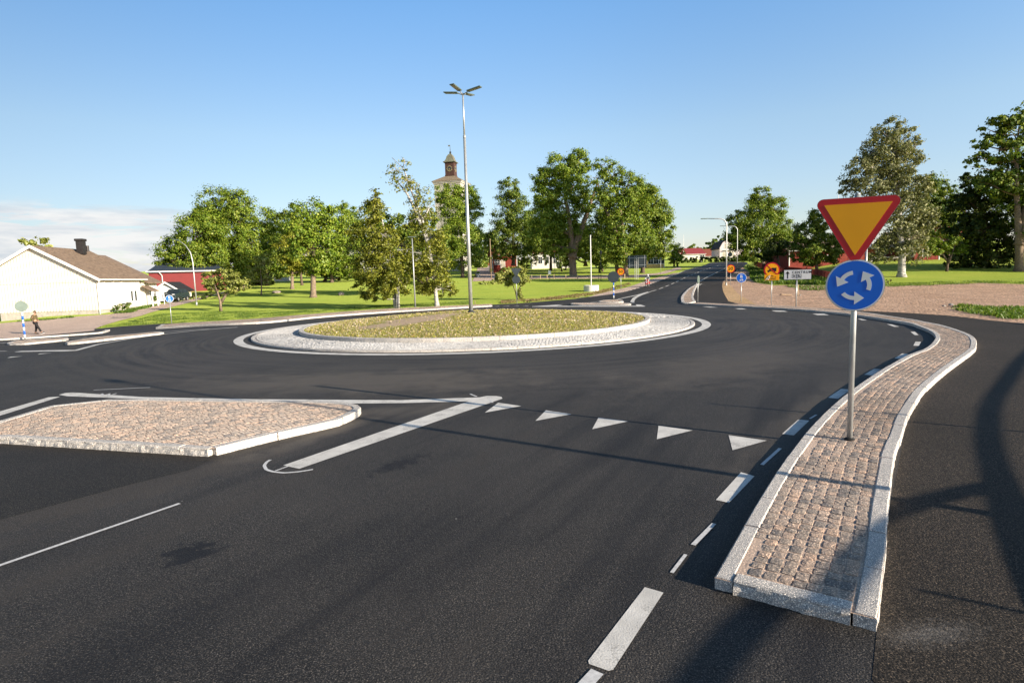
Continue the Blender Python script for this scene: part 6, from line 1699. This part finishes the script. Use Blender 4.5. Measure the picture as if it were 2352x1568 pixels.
# ------------------------------------------------------------------ fences
def picket(label, pts, h, gap, m='redwood', rails=2, name='picket_fence', pw=.09):
    P = Path([Vector(q_) for q_ in pts]); o0 = pts[0]; B = Vector((o0[0], o0[1], hz(*o0)))
    r = thing(name, label, 'fence', B)
    mb = MB(); d = 0
    while d < P.L:
        p, t = P.at(d); z = hz(p.x, p.y); hh = h * (1 + .02 * math.sin(d * 9))
        mb.box((p.x, p.y, z + hh / 2 + .05), (pw, .025, hh), rz=math.atan2(t.y, t.x)); d += gap
    mb.build('pickets', M[m], r, off=B)
    mb = MB(); n = max(2, int(P.L / 2.5)); pz = []
    for k in range(n):
        a, b = P.at(P.L * k / n)[0], P.at(P.L * (k + 1) / n)[0]
        for q_ in range(rails):
            f = h * (.3 + .5 * q_); mb.tube([(a.x, a.y + .04, hz(a.x, a.y) + f), (b.x, b.y + .04, hz(b.x, b.y) + f)], .035, 4)
    mb.build('rail', M[m], r, off=B)
    for k in range(n + 1):
        a = P.at(P.L * k / n)[0]; mb = MB(); mb.box((a.x, a.y + .09, hz(a.x, a.y) + h * .5), (.1, .1, h * 1.05)); mb.build('post', M[m], r, off=B)


picket('long red picket fence climbing beside the weeds towards the give way sign', g([(1733, 610), (1751, 618), (1804.7, 628), (1860.5, 634), (1909, 645.5), (1935, 650)], 0), 1.15, .17)
picket('sunlit red board fence between the big rounded tree and the fruit tree', g([(1752, 608), (1784, 607.5)], 0), 1.25, .13, pw=.12)
picket('low bright red fence at the red house by the side lane', g([(1094, 610), (1131, 610.5)], 0), 1.0, .16, 'orange_paint')
px_posts = [(1208, 641), (1221.5, 641.3), (1241.5, 641), (1257, 641), (1273, 641), (1300, 641.2), (1326.5, 641.3), (1353, 641.3), (1375, 641), (1400, 640.5), (1435, 640)]
pts_ = [G(*q_, 0) for q_ in px_posts]
fn = thing('post_fence', 'low fence of short pale wooden posts with one thin rail along the park path', 'fence', pts_[0])
for p in pts_:
    mb = MB(); mb.box((p.x, p.y, p.z + .42), (.13, .13, .9), bev=.015); mb.build('post', M['wood_pale'], fn, off=pts_[0])
mb = MB(); mb.tube([(p.x, p.y, p.z + .68) for p in pts_], .03, 6); mb.build('rail', M['steel'], fn, off=pts_[0])
for i, (x, y) in enumerate(((1136, 612), (1140.5, 613), (1146, 614.5), (1151, 612.5))):
    pass
px_posts = [(1139, 613), (1143.5, 616.5), (1149, 620)]
pts_ = [G(*q_, 0) for q_ in px_posts]
fn = thing('hoop_rail', 'black metal railing posts at the mouth of the side lane', 'railing', pts_[0])
for p in pts_:
    mb = MB(); mb.tube([(p.x, p.y, p.z - .05), (p.x, p.y, p.z + 1.1)], .04, 6); mb.build('post', M['steel_dark'], fn, off=pts_[0])
mb = MB(); mb.tube([(p.x, p.y, p.z + 1.05) for p in pts_], .03, 6); mb.build('rail', M['steel_dark'], fn, off=pts_[0])

# bench, planter, chair
B = G(1242, 610.5, 0)
bn = thing('park_bench', 'orange park bench on the grass before the white house', 'bench', B)
mb = MB()
for y in (-.15, 0, .15): mb.box((0, y, .45), (1.7, .13, .05))
mb.build('seat', M['orange_paint'], bn)
mb = MB()
for z in (.65, .8): mb.box((0, .27, z), (1.7, .04, .12), rx=.15)
mb.build('backrest', M['orange_paint'], bn)
for x in (-.7, .7):
    mb = MB(); mb.box((x, 0, .22), (.06, .4, .44)); mb.build('leg', M['steel'], bn)
B = G(1098, 637, 0)
pt = thing('planter', 'white urn planter at the side of the lane', 'planter', B)
mb = MB(); mb.lathe([(.22, 0), (.26, .08), (.1, .18), (.12, .28), (.42, .5), (.5, .75), (.44, .76), (.38, .6)], n=18); mb.build('urn', M['white_wall'], pt, True)
C = RNG.normal(0, .22, (200, 3)) + np.array([0, 0, .9]); cards('plant', C, RNG.normal(0, 1, (200, 3)), RNG.normal(0, 1, (200, 3)), RNG.uniform(.1, .2, 200), M['green'], pt)
B = G(373, 699, 0)
gc = thing('garden_chair', 'white garden chair standing beside the driveway shrubs', 'chair', B, .5)
mb = MB(); mb.box((0, 0, .5), (.62, .6, .07), bev=.02); mb.build('seat', M['white_wood'], gc)
mb = MB(); mb.box((0, .28, .95), (.6, .06, .85), rx=-.15, bev=.02); mb.build('backrest', M['white_wood'], gc)
for x in (-.27, .27):
    for y in (-.25, .25):
        mb = MB(); mb.box((x, y, .24), (.07, .07, .5)); mb.build('leg', M['white_wood'], gc)
    mb = MB(); mb.box((x * 1.1, 0, .76), (.06, .55, .05)); mb.build('armrest', M['white_wood'], gc)


# ------------------------------------------------------------------ vehicles
def car(label, B, yaw, body, L=4.5, Wd=1.8, H=1.55, suv=False):
    r = thing('parked_car', label, 'car', B, yaw)
    w2 = Wd / 2
    prof = [(-.5, .32), (-.5, .62), (-.47, .72), (-.22, .80), (.42, .82), (.49, .74), (.5, .5), (.49, .32)]      # x/L, z/H*... side profile lower body
    mb = MB(); lo = [(x * L, z * H * .72 / .82) for x, z in prof]
    vs = []; n = len(lo)
    for k, (y, sx, sz) in enumerate(((-w2, .97, .97), (-w2 * .93, 1, 1), (w2 * .93, 1, 1), (w2, .97, .97))):
        for x, z in lo: vs.append((x * sx, y, (z - .5) * sz + .5))
    fs = [tuple(range(n)), tuple(range(4 * n - 1, 3 * n - 1, -1))]
    for k in range(3):
        for i in range(n):
            j = (i + 1) % n; fs.append((k * n + j, k * n + i, (k + 1) * n + i, (k + 1) * n + j))
    mb.add(vs, fs); mb.build('body', body, r)
    zb = H * .70; gh = [(-.22 * L, zb), (-.08 * L, H * .98), (.0, H), (.3 * L, H * .985), ((.46 if suv else .40) * L, zb)]
    n = len(gh); vs = [(x, -w2 * (.9 if z < H * .8 else .76), z) for x, z in gh] + [(x, w2 * (.9 if z < H * .8 else .76), z) for x, z in gh]
    mb = MB(); mb.add(vs, [tuple(range(n)), tuple(range(2 * n - 1, n - 1, -1))] + [((i + 1) % n, i, n + i, n + (i + 1) % n) for i in range(n)]); cab = mb.build('cabin', body, r)
    mb = MB(); mb.add([(-.215 * L, -w2 * .8, zb + .03), (-.215 * L, w2 * .8, zb + .03), (-.087 * L, w2 * .68, H * .95), (-.087 * L, -w2 * .68, H * .95)], [(0, 3, 2, 1)]); mb.v = [(x - .02, y, z) for x, y, z in mb.v]; mb.build('windscreen', M['glass'], cab)
    for sgn in (-1, 1):
        mb = MB(); q_ = [(-.15 * L, zb + .05), (-.06 * L, H * .93), (.28 * L, H * .93), (.36 * L, zb + .05)]
        mb.add([(x, sgn * (w2 * (.9 if z < H * .8 else .785) + .012), z) for x, z in q_], [(0, 1, 2, 3) if sgn > 0 else (3, 2, 1, 0)]); mb.build('side_window', M['glass'], cab)
        for x in (-.31 * L, .3 * L):
            mb = MB(); mb.tube([(x, sgn * (w2 - .22), .34), (x, sgn * (w2 + .01), .34)], .34, 20); wh = mb.build('tyre', M['rubber'], r)
            mb = MB(); mb.tube([(x, sgn * (w2 - .1), .34), (x, sgn * (w2 + .025), .34)], .21, 14); mb.build('rim', M['steel'], wh)
        mb = MB(); mb.box((-.48 * L, sgn * w2 * .72, H * .58), (.16, .34, .14), bev=.03); mb.build('headlight', M['white'], r)
        mb = MB(); mb.box((-.17 * L, sgn * (w2 + .08), zb + .06), (.14, .2, .14), bev=.03); mb.build('mirror', body, r)
    mb = MB(); mb.box((-.497 * L, 0, H * .5), (.06, w2 * .9, .16)); mb.build('grille', M['black'], r)
    mb = MB(); mb.box((-.507 * L, 0, H * .34), (.05, .52, .11)); mb.build('number_plate', M['white'], r)
    mb = MB(); mb.box((-.49 * L, 0, H * .27), (.1, Wd * .95, .16), bev=.04); mb.build('bumper', M['steel'], r)
    return r


paint_green = mat('car_paint_dark', (.03, .05, .06), .25, .05, 2, .3, spec=.7)
paint_blue = mat('car_paint_blue', (.02, .08, .3), .25, .05, 2, .2, spec=.7)
paint_grey = mat('car_paint_grey', (.3, .31, .32), .3, .05, 2, .4, spec=.7)
car('dark green estate car parked nose forward before the garage', G(405, 692, 0), math.radians(96), paint_green, 4.7, 1.9, 1.72, True)
car('blue car parked by the red house at the end of the lane', G(1150, 611, 0), math.radians(12), paint_blue, 4.3, 1.75, 1.5)
car('grey car half hidden behind the bushy little tree', G(1172, 610, 0), math.radians(8), paint_grey, 4.3, 1.75, 1.5)


# ------------------------------------------------------------------ people
def skinned(name, joints, edges, m, parent, sub=2, root=0):
    me = bpy.data.meshes.new(name); me.from_pydata([j[0] for j in joints], edges, []); me.update()
    o = bpy.data.objects.new(name, me); COL.objects.link(o); o.parent = parent
    me.materials.append(m)
    md = o.modifiers.new('skin', 'SKIN'); md.use_smooth_shade = True
    lay = me.skin_vertices[0] if me.skin_vertices else None
    if lay is None:
        bpy.context.view_layer.update(); lay = me.skin_vertices[0]
    for i, j in enumerate(joints):
        r = j[1] if isinstance(j[1], tuple) else (j[1], j[1]); lay.data[i].radius = r
        lay.data[i].use_root = (i == root)
    sb = o.modifiers.new('sub', 'SUBSURF'); sb.levels = sub; sb.render_levels = sub
    return o


skin_m = mat('skin', (.42, .24, .16), .6, .05, 5)
jacket = mat('olive_jacket', (.115, .085, .04), .85, .15, 12, bmp=.4, bscale=9, bdist=.03)
trouser = mat('dark_trousers', (.012, .011, .013), .8, .2, 8)
hair_m = mat('dark_hair', (.02, .014, .01), .7, .2, 30)
B = G(84, 767)
pr = thing('person', 'walking man in an olive jacket, dark trousers and trainers, hands in pockets', 'person', B, math.radians(4))
# faces +x; right leg forward, heel down
J = [((0, 0, .98), .12), ((.02, 0, 1.2), .135), ((.02, 0, 1.4), .12), ((.035, 0, 1.52), .055), ((.06, 0, 1.6), .075), ((.07, 0, 1.68), .088), ((.06, 0, 1.74), .07),
     ((0, .17, 1.43), .06), ((-.08, .24, 1.2), .05), ((.09, .22, 1.02), .042), ((.14, .19, .96), .04),
     ((0, -.17, 1.43), .06), ((-.08, -.24, 1.2), .05), ((.09, -.22, 1.02), .042), ((.14, -.19, .96), .04),
     ((0, .09, .92), .09), ((-.02, .09, .5), .062), ((-.13, .09, .1), .042), ((-.04, .09, .035), .035),
     ((.05, -.09, .92), .09), ((.24, -.09, .52), .062), ((.44, -.09, .13), .042), ((.55, -.09, .1), .035)]
Ed = [(0, 1), (1, 2), (2, 3), (3, 4), (4, 5), (5, 6), (2, 7), (7, 8), (8, 9), (9, 10), (2, 11), (11, 12), (12, 13), (13, 14), (0, 15), (15, 16), (16, 17), (17, 18), (0, 19), (19, 20), (20, 21), (21, 22)]
bd = skinned('body', J, Ed, skin_m, pr)
jk = [((0, 0, .97), (.165, .185)), ((.0, 0, 1.15), (.165, .185)), ((.01, 0, 1.36), (.15, .18)), ((.02, 0, 1.48), (.085, .1)),
      ((0, .18, 1.43), .085), ((-.09, .26, 1.2), .075), ((.09, .235, 1.02), .062), ((0, -.18, 1.43), .085), ((-.09, -.26, 1.2), .075), ((.09, -.235, 1.02), .062)]
skinned('jacket', jk, [(0, 1), (1, 2), (2, 3), (2, 4), (4, 5), (5, 6), (2, 7), (7, 8), (8, 9)], jacket, pr)
tr = [((0, 0, .98), (.145, .15)), ((0, .09, .86), .115), ((-.02, .09, .5), .085), ((-.125, .09, .12), .065), ((.05, -.09, .86), .115), ((.24, -.09, .52), .085), ((.43, -.09, .15), .065)]
skinned('trousers', tr, [(0, 1), (1, 2), (2, 3), (0, 4), (4, 5), (5, 6)], trouser, pr)
bm_ = MB(); bm_.box((-.06, .09, .05), (.27, .1, .09), ry=.12, bev=.03); bm_.build('shoe', hair_m, pr)
bm_ = MB(); bm_.box((.52, -.09, .085), (.28, .1, .09), ry=-.35, bev=.03); sh = bm_.build('shoe', hair_m, pr)
bm_ = MB(); bm_.box((.525, -.09, .045), (.29, .11, .035), ry=-.35, bev=.01); bm_.build('sole', M['white'], sh)


def uvs(c, r, n=14):
    mb = MB(); prof = [(max(.002, r[0] * math.sin(PI * i / n)), -r[2] * math.cos(PI * i / n)) for i in range(n + 1)]; mb.lathe(prof, (0, 0, 0), 16)
    mb.v = [(x + c[0], y * r[1] / r[0] + c[1], z + c[2]) for x, y, z in mb.v]; return mb


uvs((.05, 0, 1.735), (.105, .092, .075)).build('hair', hair_m, bd, True)
uvs((.09, 0, 1.62), (.07, .07, .05)).build('beard', hair_m, bd, True)
for y in (-.1, .1): uvs((.05, y * .92, 1.675), (.025, .012, .035), 8).build('ear', skin_m, bd, True)
uvs((.165, 0, 1.675), (.022, .016, .028), 8).build('nose', skin_m, bd, True)
for y in (-.032, .032): uvs((.148, y, 1.70), (.008, .012, .007), 6).build('eye', M['black'], bd, True)
bm_ = MB(); bm_.box((.15, 0, 1.625), (.012, .05, .012), bev=.003); bm_.build('mouth', mat('lips', (.3, .1, .08), .6, .05, 5), bd)

# scooter and rider coming down the far road
B = G(1487, 659)
yaw = face_cam(B) + math.radians(-14)
mo = thing('scooter', 'red moped with a white front shield on the far road', 'moped', B, yaw)
red_p = mat('moped_red', (.45, .012, .02), .3, .05, 3, spec=.6)
for y in (-.62, .62):
    mb = MB(); mb.tube([(-.05, y, .27), (.05, y, .27)], .27, 18); wh = mb.build('tyre', M['rubber'], mo)
    mb = MB(); mb.tube([(-.055, y, .27), (.055, y, .27)], .16, 12); mb.build('rim', M['steel'], wh)
mb = MB(); mb.box((0, -.63, .5), (.16, .5, .12), rx=.15, bev=.04); mb.build('front_mudguard', red_p, mo)
mb = MB(); mb.plate([(-.16, .35), (.16, .35), (.22, .7), (.2, 1.0), (.12, 1.1), (-.12, 1.1), (-.2, 1.0), (-.22, .7)], -.5, -.42); sh_ = mb.build('front_shield', red_p, mo)
mb = MB(); mb.plate([(-.1, .55), (.1, .55), (.14, .8), (0, .9), (-.14, .8)], -.53, -.49); mb.build('white_panel', M['white'], sh_)
mb = MB(); mb.box((0, -.1, .32), (.3, .8, .1), bev=.03); mb.build('footboard', M['black'], mo)
mb = MB(); mb.box((0, .5, .58), (.3, .75, .36), bev=.08); mb.build('rear_body', red_p, mo)
mb = MB(); mb.box((0, .42, .8), (.26, .7, .1), bev=.04); mb.build('seat', M['black'], mo)
mb = MB(); mb.tube([(-.36, -.3, 1.02), (-.1, -.42, 1.06), (.1, -.42, 1.06), (.36, -.3, 1.02)], .022, 8); mb.build('handlebar', M['black'], mo)
mb = MB(); mb.box((0, -.52, 1.02), (.18, .06, .14), bev=.03); mb.build('headlight', M['white'], mo)
mb = MB(); mb.tube([(0, -.62, .27), (0, -.45, .9)], .04, 8); mb.build('fork', M['steel'], mo)
ri = thing('person', 'moped rider in a white helmet and a dark and white jacket on the red moped', 'person', B, yaw)
J = [((0, .35, .88), .13), ((0, .3, 1.12), .14), ((0, .24, 1.34), .13), ((0, .22, 1.46), .06), ((0, .2, 1.6), .09),
     ((.2, .22, 1.36), .075), ((.32, .05, 1.15), .06), ((.34, -.24, 1.06), .045), ((-.2, .22, 1.36), .075), ((-.32, .05, 1.15), .06), ((-.34, -.24, 1.06), .045),
     ((.12, .2, .86), .1), ((.17, -.2, .8), .075), ((.15, -.15, .42), .055), ((.15, -.28, .38), .045), ((-.12, .2, .86), .1), ((-.17, -.2, .8), .075), ((-.15, -.15, .42), .055), ((-.15, -.28, .38), .045)]
Ed = [(0, 1), (1, 2), (2, 3), (3, 4), (2, 5), (5, 6), (6, 7), (2, 8), (8, 9), (9, 10), (0, 11), (11, 12), (12, 13), (13, 14), (0, 15), (15, 16), (16, 17), (17, 18)]
bd = skinned('body', J, Ed, mat('pale_trousers', (.45, .4, .36), .8, .1, 5), ri)
jk = [((0, .35, .92), (.16, .14)), ((0, .3, 1.12), (.18, .15)), ((0, .24, 1.36), (.15, .13)), ((0, .22, 1.46), .09), ((.2, .22, 1.36), .09), ((.32, .05, 1.15), .075), ((.34, -.2, 1.07), .058), ((-.2, .22, 1.36), .09), ((-.32, .05, 1.15), .075), ((-.34, -.2, 1.07), .058)]
skinned('jacket', jk, [(0, 1), (1, 2), (2, 3), (2, 4), (4, 5), (5, 6), (2, 7), (7, 8), (8, 9)], mat('rider_jacket', (.5, .52, .53), .7, .8, 3, c2=(.02, .05, .06)), ri)
uvs((0, .19, 1.64), (.145, .16, .155)).build('helmet', M['white'], bd, True)
mb = MB(); mb.box((0, .05, 1.62), (.2, .05, .08), bev=.02); mb.build('visor', M['black'], bd)

# ------------------------------------------------------------------ sky, sun, camera
w = bpy.data.worlds.new('World'); scene.world = w; w.use_nodes = True
nt = w.node_tree; bg = nt.nodes['Background']; out = nt.nodes['World Output']
sky = nd(nt, 'ShaderNodeTexSky', sky_type='NISHITA'); sky.sun_disc = False; sky.sun_elevation = EL; sky.sun_rotation = math.atan2(SUN_AZ.x, SUN_AZ.y)
sky.air_density = 1.0; sky.dust_density = .6; sky.ozone_density = 2.2; sky.altitude = 150
tc_ = nd(nt, 'ShaderNodeTexCoord'); gen = tc_.outputs['Generated']
sep = nd(nt, 'ShaderNodeSeparateXYZ'); nt.links.new(gen, sep.inputs[0])
# low bank of fair-weather cloud over the western horizon
az = math_n(nt, 'ARCTAN2', sep.outputs[0], sep.outputs[1])
cmb = nd(nt, 'ShaderNodeCombineXYZ'); nt.links.new(math_n(nt, 'MULTIPLY', az, 9), cmb.inputs[0]); nt.links.new(math_n(nt, 'MULTIPLY', sep.outputs[2], 62), cmb.inputs[1])
cn = noise_n(nt, cmb.outputs[0], 1.0, 9, .62, .5)


def mrange(v, a, b):
    m_ = nd(nt, 'ShaderNodeMapRange'); m_.interpolation_type = 'SMOOTHSTEP'; nt.links.new(v, m_.inputs[0]); m_.inputs[1].default_value = a; m_.inputs[2].default_value = b
    return m_.outputs[0]


bank = math_n(nt, 'MULTIPLY', mrange(sep.outputs[2], .126, .098), mrange(az, -.30, -.58))
dens = math_n(nt, 'MULTIPLY', mrange(math_n(nt, 'ADD', cn.outputs[0], math_n(nt, 'MULTIPLY', bank, .15)), .51, .62), bank)
cn2 = noise_n(nt, cmb.outputs[0], .8, 7, .6, .3)
ccol = ramp(nt, [(.3, (3.3, 3.75, 4.3)), (.58, (5.6, 5.55, 5.5))], cn2.outputs[0])
sat = nd(nt, 'ShaderNodeHueSaturation'); sat.inputs['Saturation'].default_value = .88; nt.links.new(sky.outputs[0], sat.inputs['Color'])
hi = nd(nt, 'ShaderNodeMapRange'); hi.interpolation_type = 'SMOOTHSTEP'; nt.links.new(sep.outputs[2], hi.inputs[0])
for q_, v_ in zip((1, 2, 3, 4), (.38, .8, 1.46, .42)): hi.inputs[q_].default_value = v_     # paler towards the horizon, deep overhead
lowz = nd(nt, 'ShaderNodeMapRange'); nt.links.new(sep.outputs[2], lowz.inputs[0])
for q_, v_ in zip((1, 2, 3, 4), (.02, .22, .82, 1.0)): lowz.inputs[q_].default_value = v_
azs = nd(nt, 'ShaderNodeMapRange'); azs.interpolation_type = 'SMOOTHSTEP'; nt.links.new(az, azs.inputs[0])
for q_, v_ in zip((1, 2, 3, 4), (-1.0, .2, .5, .92)): azs.inputs[q_].default_value = v_
hi_o = math_n(nt, 'MULTIPLY', math_n(nt, 'MULTIPLY', hi.outputs[0], lowz.outputs[0]), azs.outputs[0])
sk = nd(nt, 'ShaderNodeVectorMath', operation='SCALE'); tint = ramp(nt, [(.0, (1.10, .97, 1.12)), (.08, (1.02, .97, 1.0)), (.22, (.96, 1.0, 1.0)), (.42, (.72, 1.06, 1.30)), (1, (.8, 1.0, 1.2))], sep.outputs[2])
nt.links.new(mixc(nt, 1, sat.outputs[0], tint.outputs[0], 'MULTIPLY'), sk.inputs[0]); nt.links.new(hi_o, sk.inputs['Scale'])
col = mixc(nt, math_n(nt, 'MULTIPLY', dens, .92), sk.outputs[0], ccol.outputs[0])
nt.links.new(col, bg.inputs[0]); bg.inputs[1].default_value = .09

sd = bpy.data.lights.new('sun', 'SUN'); sd.energy = 5.0; sd.angle = math.radians(.5); sd.color = (1, .86, .68)
so = bpy.data.objects.new('sun', sd); COL.objects.link(so)
dirv = Vector((SUN_AZ.x * math.cos(EL), SUN_AZ.y * math.cos(EL), math.sin(EL)))
so.rotation_euler = dirv.to_track_quat('Z', 'Y').to_euler(); so.location = dirv * 50

cam = bpy.data.cameras.new('camera'); co = bpy.data.objects.new('camera', cam); COL.objects.link(co)
cam.sensor_width = 36; cam.lens = 36 * F / 2352; cam.clip_end = 3000; cam.clip_start = .05
co.matrix_world = Matrix.Translation((0, 0, HC)) @ Matrix.Rotation(PI / 2 - PITCH, 4, 'X') @ Matrix.Rotation(-ROLL, 4, 'Z')
scene.camera = co
scene.view_settings.view_transform = 'Standard'; scene.view_settings.look = 'None'; scene.view_settings.exposure = .9; scene.view_settings.gamma = 1
scene.render.resolution_x, scene.render.resolution_y = 1024, 682
scene.cycles.max_bounces = 6; scene.cycles.diffuse_bounces = 3; scene.cycles.transmission_bounces = 3; scene.cycles.glossy_bounces = 2
scene.cycles.use_adaptive_sampling = True; scene.cycles.use_denoising = True
